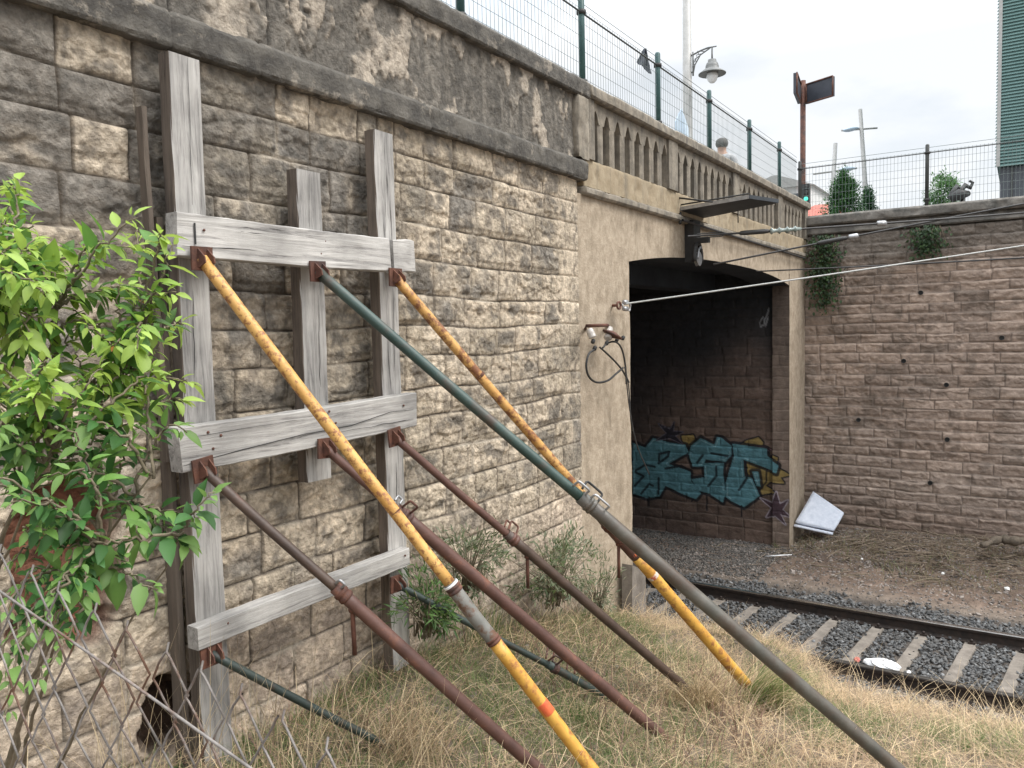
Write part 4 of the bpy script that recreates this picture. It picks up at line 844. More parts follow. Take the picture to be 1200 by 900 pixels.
def shrub():
    base = np.array([.95, -1.75, float(gz(.95, -1.75))])
    e = empty('leafy_shrub', base, 'bright green leafy shrub in front of the wall at the left edge of the photo', 'shrub')
    rd = random.Random(3); tips = [(8, 222, 1.9), (40, 262, 1.8), (70, 300, 1.9), (112, 292, 1.8), (160, 268, 1.95), (188, 275, 1.8), (205, 285, 1.85), (208, 345, 1.8), (214, 378, 1.9), (226, 448, 1.85), (212, 470, 1.9), (215, 505, 1.75),
        (180, 430, 1.7), (150, 480, 1.7), (60, 450, 1.5), (30, 400, 1.5), (100, 380, 1.6), (145, 540, 1.6), (250, 578, 1.6), (232, 605, 1.62), (222, 640, 1.65), (168, 640, 1.6), (185, 690, 1.5), (150, 700, 1.45), (60, 560, 1.4), (20, 520, 1.4),
        (30, 620, 1.35), (92, 600, 1.5), (60, 700, 1.35), (130, 765, 1.4), (0, 300, 1.5), (0, 352, 1.5), (0, 480, 1.5), (-20, 250, 1.6), (55, 345, 1.55), (140, 330, 1.7), (85, 505, 1.5), (120, 430, 1.6), (30, 450, 1.45), (10, 590, 1.3),
        (180, 560, 1.6), (100, 655, 1.4), (15, 660, 1.3), (-30, 400, 1.4), (-40, 550, 1.3), (20, 760, 1.3), (80, 790, 1.35), (10, 840, 1.3), (25, 690, 1.4), (60, 740, 1.35), (100, 700, 1.4), (5, 720, 1.3), (150, 660, 1.5), (190, 640, 1.55), (120, 720, 1.4), (40, 800, 1.3), (-10, 790, 1.3), (200, 600, 1.6), (120, 560, 1.7), (65, 400, 1.8), (10, 420, 1.9), (150, 400, 1.8), (90, 330, 1.9), (30, 330, 1.8), (50, 620, 1.8), (20, 560, 1.7), (175, 350, 1.9), (195, 400, 1.85), (75, 470, 1.9), (40, 500, 1.8), (-60, 300, 1.7), (-80, 450, 1.6),
        (20, 350, 1.6), (60, 380, 1.7), (10, 460, 1.6), (45, 540, 1.6), (90, 560, 1.6), (130, 500, 1.7), (160, 450, 1.8), (35, 290, 1.7), (5, 260, 1.8), (30, 590, 1.55), (70, 640, 1.5), (110, 620, 1.55), (0, 520, 1.6), (110, 460, 1.7), (60, 330, 1.65), (15, 395, 1.7)]
    C = []; D = []; Nn = []; Ln = []; Wd = []; cc = []; m = MB()
    mains = []
    for (bx, by, q, qd, r_) in [(-90, 980, (10, 300), 1.75, .010), (-60, 1000, (70, 360), 1.75, .011), (-30, 1020, (160, 400), 1.8, .010), (-100, 960, (-40, 330), 1.6, .009), (0, 1040, (175, 560), 1.65, .008), (20, 1050, (120, 640), 1.5, .007), (-70, 990, (60, 520), 1.55, .008), (10, 1040, (215, 620), 1.65, .006)]:
        s0 = foot(bx, by); tp = dp(*q, qd); md = s0*.5+tp*.5+np.array([rd.uniform(-.12, .02), rd.uniform(-.12, .12), rd.uniform(.05, .2)])
        mp_ = [bez(s0, md, tp, k/24)+np.array([rd.uniform(-.008, .008) for _ in range(3)]) for k in range(25)]; mains.append(mp_)
        m.sweep(mp_, [r_*(1-.75*k/24) for k in range(25)], 7)
    allm = [(p, k) for mp_ in mains for k, p in enumerate(mp_) if k > 4]
    tips = tips+[(a_+rd.uniform(-30, 30), b_+rd.uniform(-25, 25), c_+rd.uniform(-.1, .15)) for a_, b_, c_ in tips if b_ < 560 and a_ < 190]
    tips = [q for q in tips if q[1] < 520 or q[0] < 70 or rd.random() < .6]
    for i, (px, py, dep) in enumerate(tips):
        
        tip = dp(px, py, dep+rd.uniform(-.08, .08))
        cand = [p for p, k in allm if np.linalg.norm(tip-p) > .16 and p[2] < tip[2]+.12] or [p for p, k in allm]
        cand.sort(key=lambda p: np.linalg.norm(tip-p)+rd.uniform(0, .12)); st = cand[0]
        mid = st*.5+tip*.5+np.array([rd.uniform(-.05, .05), rd.uniform(-.05, .05), rd.uniform(.0, .12)])
        N_ = 22; P = [bez(st, mid, tip, k/N_) for k in range(N_+1)]; P = [p+np.array([rd.uniform(-.006, .006) for _ in range(3)]) for p in P]
        m.sweep(P, [.0034*(1-.75*k/N_)+.0006 for k in range(N_+1)], 5)
        L_ = sum(np.linalg.norm(P[k+1]-P[k]) for k in range(N_)); nn = max(7, int(L_/.027)); f0 = .10
        for k in range(nn):
            t = f0+(1-f0)*(k+.5)/nn; p = bez(st, mid, tip, t); tg = bez(st, mid, tip, min(1, t+.02))-bez(st, mid, tip, t-.02); tg /= np.linalg.norm(tg)
            sd = np.cross(tg, (0, 0, 1)); sd /= np.linalg.norm(sd)+1e-9; u2 = np.cross(sd, tg)
            ph = (k % 2)*1.57+rd.uniform(-.4, .4)
            for s_ in ((-1, 1) if k < nn-1 else (-1, 1, 0)):
                dr = (sd*math.cos(ph)+u2*math.sin(ph))*s_*.9+tg*(.55+.3*rd.random())+np.array([0, 0, -.25-.3*rd.random()])
                if s_ == 0: dr = tg
                dr /= np.linalg.norm(dr); l = (rd.uniform(.022, .056) if rd.random() < .86 else rd.uniform(.055, .08))*(1-.35*(k/nn)**3)*(.75 if dep < 1.45 else 1)
                C.append(p+dr*.006); D.append(dr); nrm = np.array([rd.uniform(-.5, .5), rd.uniform(-.7, .3), 1.0]); Nn.append(nrm); Ln.append(l); Wd.append(l*rd.uniform(.38, .54))
                q = rd.random(); young = t > .72
                c = np.array([.085, .185, .035])*rd.uniform(.55, 1.3) if q < .6 else np.array([.21, .33, .055])*rd.uniform(.8, 1.2)
                if young: c = np.array([.27, .38, .075])*rd.uniform(.8, 1.2)
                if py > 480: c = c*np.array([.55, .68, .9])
                if rd.random() < .001: c = np.array([.30, .14, .04])
                cc.append(c)
    m.build('stems', MT['twig'], e)
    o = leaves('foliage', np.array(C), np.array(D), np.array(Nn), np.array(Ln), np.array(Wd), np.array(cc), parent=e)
    print('shrub leaves', len(C))
shrub()

def clump(name, c, rad, n, L0, colr, label, cat, group=None, shape='ell', twigs=14, narrow=.45, plane=None):
    e = empty(name, c-np.array([0, 0, rad[2]]), label, cat, group); c = np.array(c, float); rad = np.array(rad)
    nc = max(6, n//40); cen = RNG.normal(0, .45, (nc, 3)); 
    if shape == 'cone':
        h = RNG.random(nc)**1.3; a = RNG.uniform(0, 6.28, nc); r = (1-h)**.5*RNG.uniform(.35, 1, nc); cen = np.stack([r*np.cos(a), r*np.sin(a), h*2-1], -1)
        P = cen[RNG.integers(0, nc, n)]+RNG.normal(0, .10, (n, 3))
    else:
        cen /= np.maximum(1, np.linalg.norm(cen, axis=1))[:, None]; P = cen[RNG.integers(0, nc, n)]+RNG.normal(0, .17, (n, 3))
    out_ = P/(np.linalg.norm(P, axis=1)[:, None]+1e-6); P = c+P*rad
    D = out_+RNG.normal(0, .6, (n, 3)); D[:, 2] += .35 if shape != 'cone' else .1
    Nn = RNG.normal(0, .5, (n, 3))+np.array([0, -.3, 1]); l = RNG.uniform(.6, 1.2, n)*L0
    cl_ = colr[RNG.integers(0, len(colr), n)]*RNG.uniform(.6, 1.35, (n, 1))
    leaves('foliage' if shape != 'cone' else 'crown', P, D, Nn, l, l*narrow, cl_, parent=e)
    m = MB(); b = c-np.array([0, 0, rad[2]])
    if shape == 'cone':
        m.sweep([b-np.array([0, 0, .3]), b+np.array([0, 0, rad[2]]), c+np.array([0, 0, rad[2]*.9])], [rad[0]*.09, rad[0]*.06, .01], 8); m.build('trunk', MT['bark'], e)
    else:
        for k in range(twigs):
            t_ = c+np.array([random.uniform(-1, 1), random.uniform(-1, 1), random.uniform(-.2, 1)])*rad*.8
            m.sweep([b+np.array([random.uniform(-.3, .3)*rad[0], random.uniform(-.3, .3)*rad[1], 0]), (b+t_)/2+np.array([0, 0, rad[2]*.2]), t_], [.005, .004, .0015], 5)
        m.build('stems', MT['twig'], e)
    return e
GY = np.array([[.13, .16, .09], [.17, .19, .12], [.09, .125, .05], [.20, .19, .12]]); DG = np.array([[.035, .07, .028], [.05, .09, .03], [.03, .055, .025]]); MG = np.array([[.07, .13, .035], [.11, .17, .05], [.05, .10, .03]])
def at_wall(px, py, v): return wl(px, py, v)
clump('weed_bush', at_wall(650, 668, .26), (.50, .20, .24), 1500, .055, GY, 'grey-green feathery weed bush at the foot of the wall between two brown props', 'weed', 'weeds along the wall', narrow=.22, twigs=40)
clump('weed_bush', at_wall(548, 655, .24), (.30, .18, .20), 900, .05, GY, 'grey-green weed bush against the wall, left of the larger bush', 'weed', 'weeds along the wall', narrow=.22, twigs=30)
clump('weed_bush', at_wall(500, 705, .30), (.26, .18, .18), 800, .055, MG, 'fresh green weed bush behind the right end of the bottom beam', 'weed', 'weeds along the wall', narrow=.2, twigs=30)
clump('weed_bush', at_wall(700, 690, .2), (.30, .16, .22), 600, .045, GY, 'thin dry weed bush in front of the concrete corner', 'weed', 'weeds along the wall', narrow=.18, twigs=34)
def vine(y0, y1, z0, z1, n, label, dens=1.0):
    e = empty('wall_plant', (13.5, (y0+y1)/2, z0), label, 'wall plant'); y = RNG.normal((y0+y1)/2, (y1-y0)/4, n); t = RNG.random(n)**.8; z = z1-(z1-z0)*t*RNG.uniform(.6, 1, n)
    P = np.stack([13.50-RNG.uniform(0, .14, n)*(1-t*.4), y, z], -1); D = RNG.normal(0, .5, (n, 3))+np.array([-.5, 0, -.6]); Nn = RNG.normal(0, .4, (n, 3))+np.array([-1, 0, .6]); l = RNG.uniform(.03, .07, n)
    leaves('foliage', P, D, Nn, l, l*.6, DG[RNG.integers(0, 3, n)]*RNG.uniform(.6, 1.3, (n, 1)), parent=e)
    m = MB()
    for k in range(10):
        a = random.uniform(y0, y1); m.sweep([(13.56, a, z1), (13.50, a+random.uniform(-.1, .1), (z0+z1)/2), (13.52, a+random.uniform(-.15, .15), z0+random.uniform(0, .2))], [.006, .004, .002], 5)
    m.build('stems', MT['twig'], e)
pa = xpl(948, 255, 13.5); pb = xpl(985, 372, 13.5); vine(pb[1], pa[1]-.02, 3.55, 4.85, 1000, 'dark green creeper hanging down the corner between bridge pillar and brown wall')
pc = xpl(1085, 262, 13.5); vine(pc[1]-.25, pc[1]+.22, 4.35, 4.86, 420, 'small dark plant growing out of the brown wall under its coping')

# ------------------------------------------------------------------ chain link fence, near the camera
def chainlink():
    e = empty('chain_link_fence', (0.6, -2.4, 1.7), 'old sagging rusty chain link fence close to the camera at the lower left corner', 'fence')
    A = dp(-160, 560, 1.3); B = dp(0, 648, 1.16); C_ = dp(200, 765, 1.0); D_ = dp(380, 872, .86); E_ = dp(560, 1000, .74)
    pts = [A, B, C_, D_, E_]; seg = [np.linalg.norm(pts[i+1]-pts[i]) for i in range(4)]; cs = np.r_[0, np.cumsum(seg)]
    def P(s, t):
        p = np.array([np.interp(s, cs, [q[k] for q in pts]) for k in range(3)])
        nrm = np.array([.6, .8, 0]); b = .035*math.sin(s*9+t*5)+.03*math.sin(t*7+1+s*3)
        return p+np.array([.10, .05, -1])*t*1.0+nrm*b*min(1, t*3+.3)
    c = .036; nw = int(cs[-1]/c); rows = 26; rd = random.Random(8); mm = MB()
    for k in range(nw):
        path = []
        for j in range(rows):
            s = c*(k+((j+k) % 2)); t = j*c*1.4; s += .005*math.sin(k*1.7+j*.4)
            p = P(s, t); off = np.array([.6, .8, 0])*.0035*(1 if (j+k) % 2 else -1)
            s2 = c*(k+((j+1+k) % 2)); 
            path += [p+off*.9-np.array([0, 0, .002]), p*.86+P(s2, t+c*1.4)*.14+off*.5, p*.5+P(s2, t+c*1.4)*.5]
        if k % 2 == 0: path = [path[0]+np.array([.004, 0, .012])]+path
        mm.sweep(path, .0016, 5, cap=False)
    mm.build('wire_mesh', MT['chain'], e)
    m = MB(); m.sweep([dp(-160, 585, 1.28), dp(0, 693, 1.14), dp(85, 752, 1.08), dp(167, 810, 1.0), dp(293, 900, .9), dp(430, 1000, .82)], .0019, 6, cap=False); m.build('tension_wire', MT['chain'], e)
chainlink()
# dry stalks behind it
n = 260; B = np.c_[RNG.uniform(.9, 2.3, n), RNG.uniform(-1.5, -.15, n)]; z = gz(B[:, 0], B[:, 1])
o = blades('dry_stalks', np.c_[B, z], RNG.uniform(.25, .75, n), RNG.uniform(.1, .8, n), RNG.uniform(0, 6.28, n), RNG.uniform(.003, .005, n), np.array([.50, .40, .26])*RNG.uniform(.6, 1.2, (n, 1)), 'pale dry stalks standing behind the sagging chain link fence', 'dry stalks')
clump('low_weed', foot(20, 850)+np.array([0, 0, .15]), (.3, .25, .16), 420, .05, MG, 'low green weed in the lower left corner behind the chain link fence', 'weed', narrow=.4)

# ------------------------------------------------------------------ parapet fences
def fence(name, line_, posts, zb, zt, label, group, postmat, wm=True, ph=.10, extra=None, start=0, end=None):
    """line_(s) -> (x, y); posts = list of s"""
    e = empty(name, (*line_(posts[len(posts)//2]), zb), label, 'fence')
    for s in posts:
        x, y = line_(s); m = MB(); m.sweep([(x, y, zb-.03), (x, y, zt+ph-.015), (x, y, zt+ph)], [.028, .028, .020], 12); p = m.build('post', MT[postmat], e)
        for zz in (zt-.03, zb+.12):
            m = MB(); m.lathe([(.03, -.02), (.042, -.016), (.042, .016), (.03, .02)], (x, y, zz), (0, 0, 1), 10); m.build('clamp', MT['black'], p)
    m = MB(); ss = np.linspace(start, end, 40); m.sweep([(*line_(s), zt-.03) for s in ss], .008, 6, cap=False); m.build('top_rail', MT['postdark'], e)
    m = MB()
    for zz in (zt+.05,): m.sweep([(*line_(s), zz) for s in ss], .0035, 4, cap=False)
    m.build('strand', MT['wire'], e)
    edges = sorted(set([start]+posts+[end]))
    for a, b in zip(edges[:-1], edges[1:]):
        if b-a < .1: continue
        m = MB(); nv = int((b-a)/.05)
        for k in range(1, nv):
            s = a+(b-a)*k/nv; x, y = line_(s); m.sweep([(x, y, zb+.02), (x, y, zt+.0)], .0021, 4, cap=False)
        for zz in np.arange(zb+.04, zt+.01, .115):
            m.sweep([(*line_(a), zz), (*line_(b), zz)], .0021, 4, cap=False)
        m.build('wire_mesh', MT['wire'], e)
fence('parapet_fence', lambda s: (s, .16), [1.1, 2.75, 4.38, 6.12, 7.79, 9.37, 11.02, 12.6], 5.40, 6.13, 'green steel mesh fence standing on the bridge parapet and stone wall coping', None, 'postgreen', start=-.5, end=13.72)
fr_y = float(xpl(1086, 238, 13.76)[1])
fence('wall_top_fence', lambda s: (13.76, -s), [-.12, -fr_y, -fr_y+1.75, -fr_y+3.5], 5.16, 6.02, 'dark post mesh fence standing on the brown retaining wall', None, 'postdark', start=-.12, end=7.4)

# ------------------------------------------------------------------ street furniture above the parapet
ZS = 4.56
p = dp(806, 165, 11); lx, ly = p[0], p[1]
e = empty('street_lamp', (lx, ly, ZS), 'tall grey street lamp with an old style hanging lantern on an ornate bracket', 'street lamp')
m = MB(); m.sweep([(lx, ly, ZS), (lx, ly, ZS+.5), (lx, ly, 9.6)], [.085, .068, .052], 16); m.lathe([(.10, 0), (.10, .25), (.075, .32)], (lx, ly, ZS), n=16); m.build('pole', MT['pole'], e)
d = (dp(838, 70, 10.8)-dp(808, 70, 11)); d[2] = 0; al = np.linalg.norm(d); d /= al; zt_ = dp(838, 61, 10.9)[2]; zb_ = dp(812, 90, 11)[2]
base_ = np.array([lx, ly, 0]); m = MB()
Pq = lambda s, z: base_+d*s+np.array([0, 0, z])
m.sweep([Pq(.05, zt_-.05), Pq(.2, zt_-.005), Pq(.3, zt_+.01), Pq(.42, zt_+.005)], [.012, .012, .012, .009], 8)
m.sweep([Pq(.085, zb_-.02), Pq(.085, zt_)], .012, 8); m.sweep([Pq(.085, zb_), Pq(.11, zb_+.12), Pq(.19, zb_+.24), Pq(.33, zt_)], .010, 8)
for k in range(5):
    a = Pq(.095+.018*k, zb_+.06+.05*k); m.sweep([a, a+d*.0+np.array([0, 0, .04])-d*.02, Pq(.10+.04*k, zt_-.01-.10+.02*k)], .006, 6)
for zz in (zb_+.03, zt_-.04): m.sweep([Pq(.04, zz), Pq(.09, zz)], .012, 8)
m.build('bracket', MT['lampgrey'], e)
lp = base_+d*(al*.97); zl = dp(836, 81, 10.85)[2]
m = MB(); m.sweep([(lp[0], lp[1], zt_-.0), (lp[0], lp[1], zl+.085)], .012, 8); m.lathe([(.055, .09), (.06, .05), (.075, .045), (.09, .0), (.09, -.03), (.115, -.045), (.185, -.095), (.185, -.105), (.10, -.085)], (lp[0], lp[1], zl), n=24); m.build('lantern', MT['lampgrey'], e)
m = MB(); m.lathe([(.075, -.09), (.078, -.14), (.06, -.19), (.03, -.22), (.001, -.228)], (lp[0], lp[1], zl), n=20); m.build('globe', MT['glass'], e)
# notice sheet flapping by the lamp
q = [dp(793, 172, 10.6), dp(808, 178, 10.6), dp(807, 150, 10.62), dp(799, 127, 10.6), dp(792, 142, 10.58)]
m = MB(); m.prism(q, (.01, .02, 0)); tag(m.build('plastic_sheet', MT['bluesheet']), 'pale bluish plastic sheet tied to the fence beside the lamp pole', 'plastic sheet')
# sign post
p = dp(941, 97, 16); e = empty('sign_post', (p[0], p[1], ZS), 'tall rusty brown post with two dark blank display panels', 'sign post')
m = MB(); m.sweep([(p[0], p[1], ZS), (p[0], p[1], p[2]+.04)], .055, 12); m.lathe([(.12, 0), (.12, .03), (.06, .06)], (p[0], p[1], ZS)); m.build('pole', MT['rust'], e)
def panel(a, b, top, bot, name):
    a = np.array(a); b = np.array(b); u = (b-a); u[2] = 0; u /= np.linalg.norm(u); nrm = np.array([u[1], -u[0], 0]); m = MB()
    if nrm@(CAM-a) < 0: nrm = -nrm
    z0, z1 = bot, top
    c = [np.array([a[0], a[1], z0]), np.array([b[0], b[1], z0]), np.array([b[0], b[1], z1]), np.array([a[0], a[1], z1])]
    m.prism(c, -nrm*.06); o = m.build(name, MT['sheet'], e); f = MB(); w = .03
    for i in range(4): f.sweep([c[i]+nrm*.006, c[(i+1) % 4]+nrm*.006], w*.55, 6)
    f.build('frame', MT['rust'], o)
zt2 = dp(946, 100, 16)[2]; zb2 = dp(946, 122, 16)[2]
panel(dp(945, 110, 15.95), dp(976, 106, 15.45), zt2, zb2, 'display_panel'); panel(dp(938.5, 110, 15.95), dp(933.5, 108, 15.2), zt2, zb2, 'display_panel')
# traffic signal
p = dp(944, 230, 14.9); e = empty('traffic_signal', (p[0], p[1], ZS), 'small dark traffic signal showing green beside the rusty sign post', 'traffic signal')
m = MB(); m.sweep([(p[0], p[1], ZS), (p[0], p[1], p[2]+.1)], .03, 8); m.build('pole', MT['postdark'], e)
m = MB(); m.box(p[0]-.06, p[0]+.06, p[1]-.075, p[1]+.075, p[2]-.15, p[2]+.22); m.build('housing', MT['black'], e)
for k, mt in ((-.06, 'signal'), (.06, 'black'), (.155, 'black')):
    m = MB(); m.lathe([(.04, 0), (.04, .02), (.03, .022)], (p[0]-.06, p[1]-.02, p[2]+k), (-1, -.2, 0), 12); m.build('signal_lens', MT[mt], e)
# two far modern lamps
def farlamp(top, bot, arm0, arm1, head, depth, label):
    a = dp(*top, depth); b = dp(*bot, depth); b2 = b+(b-a)*((b[2]-ZS)/(a[2]-b[2])); e = empty('street_lamp', b2, label, 'street lamp', 'modern street lamps behind the wall')
    m = MB(); m.sweep([b2, (a+b2)/2, a], [.10, .09, .07], 10); m.build('pole', MT['pole'], e)
    m = MB(); m.sweep([dp(*arm0, depth), dp(*arm1, depth)], .035, 8); m.build('arm', MT['pole'], e)
    h0, h1 = dp(*head[0], depth), dp(*head[1], depth); m = MB(); P = [h0+(h1-h0)*k/8 for k in range(9)]
    m.sweep(P, [.03, .09, .13, .15, .15, .14, .11, .07, .03], 12, sec=[(math.cos(t)*1.3, math.sin(t)*.55) for t in np.linspace(0, 6.28, 12, endpoint=False)]); m.build('lamp_head', MT['bluesheet'], e)
farlamp((1008, 128), (1014, 218), (986, 153), (1028, 150), ((987, 153), (1007, 150)), 30, 'taller slim street lamp with a cross arm and flat bluish head, behind the wall')
farlamp((979, 168), (974, 248), (953, 204), (1004, 197), ((983, 199), (1003, 197)), 28, 'shorter slim street lamp with a cross arm in front of the conifers')
# conifers and a small tree
c_ = dp(989, 226, 25); clump('conifer_tree', np.array([c_[0], c_[1], 6.95]), (.78, .78, 1.15), 16000, .10, np.array([[.035, .10, .03], [.05, .13, .035], [.025, .075, .025]]), 'larger bright green conical conifer behind the wall', 'tree', 'conifers behind the wall', 'cone', narrow=.35)
c_ = dp(1017, 240, 26); clump('conifer_tree', np.array([c_[0], c_[1], 6.75]), (.5, .5, 1.0), 8000, .09, np.array([[.025, .075, .03], [.035, .09, .035]]), 'smaller dark conifer partly behind the larger one', 'tree', 'conifers behind the wall', 'cone', narrow=.35)
c_ = dp(1104, 234, 22); clump('small_tree', np.array([c_[0], c_[1], 7.0]), (.45, .45, .5), 2200, .09, np.array([[.08, .17, .06], [.11, .21, .08]]), 'small light green tree behind the wall fence', 'tree')
# dark twisted thing
p = dp(1128, 226, 18); e = empty('metal_scrap', (p[0], p[1], ZS), 'black twisted metal with a curled end showing above the wall beside the small tree', 'scrap metal')
m = MB(); pts = [(1112, 232), (1116, 226), (1121, 219), (1126, 224), (1131, 217), (1137, 220), (1140, 214), (1136, 212)]
m.sweep([dp(a, b, 18) for a, b in pts], [.05, .06, .07, .08, .06, .05, .035, .03], 8); m.sweep([dp(1113, 233, 18), dp(1124, 228, 17.9), dp(1134, 227, 18.1)], [.10, .13, .07], 10)
m.sweep([(p[0], p[1], ZS), (p[0], p[1], p[2])], .06, 8); m.build('twisted_bar', MT['black'], e)
# buildings
p = dp(1165, 232, 25); x0, y0 = p[0], p[1]; zsplit = dp(1165, 196, 25)[2]
e = empty('green_building', (x0+4, y0-8, ZS), 'tall building clad in green ribbed panels at the right edge of the photo', 'building')
m = MB(); m.box(x0+.06, x0+12, y0-16, y0-.06, zsplit, 30); m.build('upper_wall', MT['cladding'], e)
m = MB(); z = zsplit
while z < 26:
    m.hexa([(x0, y0-16, z), (x0+.06, y0-16, z), (x0+.06, y0, z), (x0, y0, z), (x0+.035, y0-16, z+.06), (x0+.06, y0-16, z+.06), (x0+.06, y0-.03, z+.06), (x0+.035, y0-.03, z+.06)]); z += .10
m.build('ribbed_cladding', MT['cladding'], e)
m = MB(); m.box(x0+.2, x0+12, y0-16, y0-.15, ZS, zsplit-.02); m.build('ground_floor', MT['cladding_d'], e)
for k in range(12):
    m = MB(); m.box(x0+.14, x0+.22, y0-.5-k*1.3, y0-.44-k*1.3, ZS, zsplit-.03); m.build('mullion', MT['postdark'], e)
m = MB(); m.box(x0+.0, x0+.1, y0-.14, y0-.04, zsplit, 30); m.build('corner_trim', MT['pole'], e)
# pale building and red roofed house beyond the bridge
p = dp(915, 226, 60); e = empty('pale_building', (p[0], p[1], ZS), 'pale low building with a dark window far behind the bridge fence', 'building')
zt3 = dp(905, 206, 60)[2]; m = MB(); m.box(p[0], p[0]+8, p[1]-2.2, p[1]+3, ZS, zt3-1); m.build('wall', MT['render'], e)
m = MB(); m.hexa([(p[0]-.3, p[1]-2.5, zt3-1), (p[0]+8.3, p[1]-2.5, zt3-1), (p[0]+8.3, p[1]+3.3, zt3-1), (p[0]-.3, p[1]+3.3, zt3-1), (p[0]-.3, p[1]+.2, zt3), (p[0]+8.3, p[1]+.2, zt3), (p[0]+8.3, p[1]+.6, zt3), (p[0]-.3, p[1]+.6, zt3)]); m.build('roof', MT['pole'], e)
for k in range(2):
    m = MB(); m.box(p[0]-.05, p[0]+.05, p[1]-1.7+k*2.2, p[1]-.5+k*2.2, zt3-2.6, zt3-1.5); m.build('window', MT['cladding_d'], e)
p = dp(967, 246, 50); e = empty('red_roofed_house', (p[0], p[1], ZS), 'small house with a red tiled roof just visible over the wall corner', 'house')
zt4 = dp(962, 239, 50)[2]; m = MB(); m.box(p[0], p[0]+6, p[1]-1.6, p[1]+2, ZS, zt4-.7); m.build('wall', MT['render'], e)
m = MB(); m.hexa([(p[0]-.2, p[1]-1.8, zt4-.7), (p[0]+6, p[1]-1.8, zt4-.7), (p[0]+6, p[1]+2.2, zt4-.7), (p[0]-.2, p[1]+2.2, zt4-.7), (p[0]+.8, p[1]-.2, zt4+.1), (p[0]+5, p[1]-.2, zt4+.1), (p[0]+5, p[1]+.8, zt4+.1), (p[0]+.8, p[1]+.8, zt4+.1)]); m.build('roof', MT['tile'], e)

# ------------------------------------------------------------------ person on the bridge
def skin(name, J, edges, rad, mt, parent=None, lv=2):
    me = bpy.data.meshes.new(name); me.from_pydata([Vector(j) for j in J], edges, []); o = bpy.data.objects.new(name, me); COL.objects.link(o)
    o.modifiers.new('skin', 'SKIN'); 
    for i, r in enumerate(rad): me.skin_vertices[0].data[i].radius = (r, r) if np.isscalar(r) else r
    me.skin_vertices[0].data[0].use_root = True; s_ = o.modifiers.new('sub', 'SUBSURF'); s_.levels = s_.render_levels = lv; me.materials.append(MT[mt])
    if parent: o.parent = parent
    return o
p = dp(846, 180, 11.8); bx_, by_ = p[0], p[1]; e = empty('person', (bx_, by_, ZS), 'person with dark grey hair and light grey top behind the bridge fence', 'person'); e.rotation_euler = (0, 0, -1.3)
k = 1.70/1.75
J = [(0, 0, .93), (0, 0, 1.1), (0, .0, 1.3), (0, 0, 1.43), (0, .0, 1.52), (0, .015, 1.60), (0, .02, 1.68), (.09, 0, .88), (.10, .01, .48), (.10, -.02, .09), (.10, .12, .04), (-.09, 0, .88), (-.10, .01, .48), (-.10, -.02, .09), (-.10, .12, .04), (.17, 0, 1.40), (.21, -.01, 1.13), (.20, .10, .90), (.19, .15, .82), (-.17, 0, 1.40), (-.21, -.01, 1.13), (-.20, .10, .90), (-.19, .15, .82)]
J = [tuple(c*k for c in j) for j in J]
E_ = [(0,1),(1,2),(2,3),(3,4),(4,5),(5,6),(0,7),(7,8),(8,9),(9,10),(0,11),(11,12),(12,13),(13,14),(3,15),(15,16),(16,17),(17,18),(3,19),(19,20),(20,21),(21,22)]
Rr = [(.15,.11),(.13,.10),(.15,.11),(.09,.08),.055,.085,.075,.085,.06,.04,.04,.085,.06,.04,.04,.055,.042,.034,.035,.055,.042,.034,.035]
skin('body', J, E_, [tuple(q*k for q in r) if not np.isscalar(r) else r*k for r in Rr], 'skin', e)
skin('shirt', [J[0], J[1], J[2], J[3], J[15], J[16], J[19], J[20]], [(0,1),(1,2),(2,3),(3,4),(4,5),(3,6),(6,7)], [(.165,.125),(.15,.12),(.17,.13),(.105,.09),.07,.058,.07,.058], 'shirt', e)
skin('trousers', [J[0], J[7], J[8], J[9], J[11], J[12], J[13]], [(0,1),(1,2),(2,3),(0,4),(4,5),(5,6)], [(.155,.12),.10,.078,.065,.10,.078,.065], 'trousers', e)
skin('hair', [(0, -.025*k, 1.56*k), (0, -.015*k, 1.64*k), (0, .005*k, 1.72*k)], [(0,1),(1,2)], [.088, .112, .075], 'hair', e)

# ------------------------------------------------------------------ catenary fittings and cables
def T(*a): return [np.array(q, float) for q in a]
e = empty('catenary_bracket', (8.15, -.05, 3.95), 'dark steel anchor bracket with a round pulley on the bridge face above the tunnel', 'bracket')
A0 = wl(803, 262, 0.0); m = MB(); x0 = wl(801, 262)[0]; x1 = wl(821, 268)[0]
m.box(x0+.03, x0+.24, -.10, .0, 4.10, 4.54); m.build('shadow_plate', MT['black'], e)  # black box standing in for the soft shadow below the canopy
m = MB(); m.box(x0+.02, x0+.08, -.26, -.10, 4.29, 4.35); m.build('arm', MT['black'], e)
c0 = wl(818, 300, .14); m = MB(); P = [c0+np.array([math.cos(t)*.11, 0, math.sin(t)*.15-.02]) for t in np.linspace(-.3, 3.44, 16)]; m.sweep(P, .022, 8); m.build('arched_guard', MT['black'], e)
m = MB(); P = [c0+np.array([math.cos(t)*.075, -.03, math.sin(t)*.11-.02]) for t in np.linspace(1.2, 3.3, 12)]; m.sweep(P, .010, 8); m.lathe([(.07, -.02), (.078, -.016), (.05, 0), (.078, .016), (.07, .02)], c0-np.array([0, 0, .03]), (0, 1, 0), 18); m.build('pulley', MT['galv'], e)
zc = 4.62; Q = [zpl(a, b, zc) for a, b in ((797, 247), (878, 233), (912, 238), (823, 256))]
e = empty('canopy_board', (8.0, -.1, 4.6), 'thin dark flat sheet sticking out from the bridge face above the bracket', 'canopy')
m = MB(); m.prism(Q, (0, 0, .02)); m.build('sheet', MT['canopy'], e)
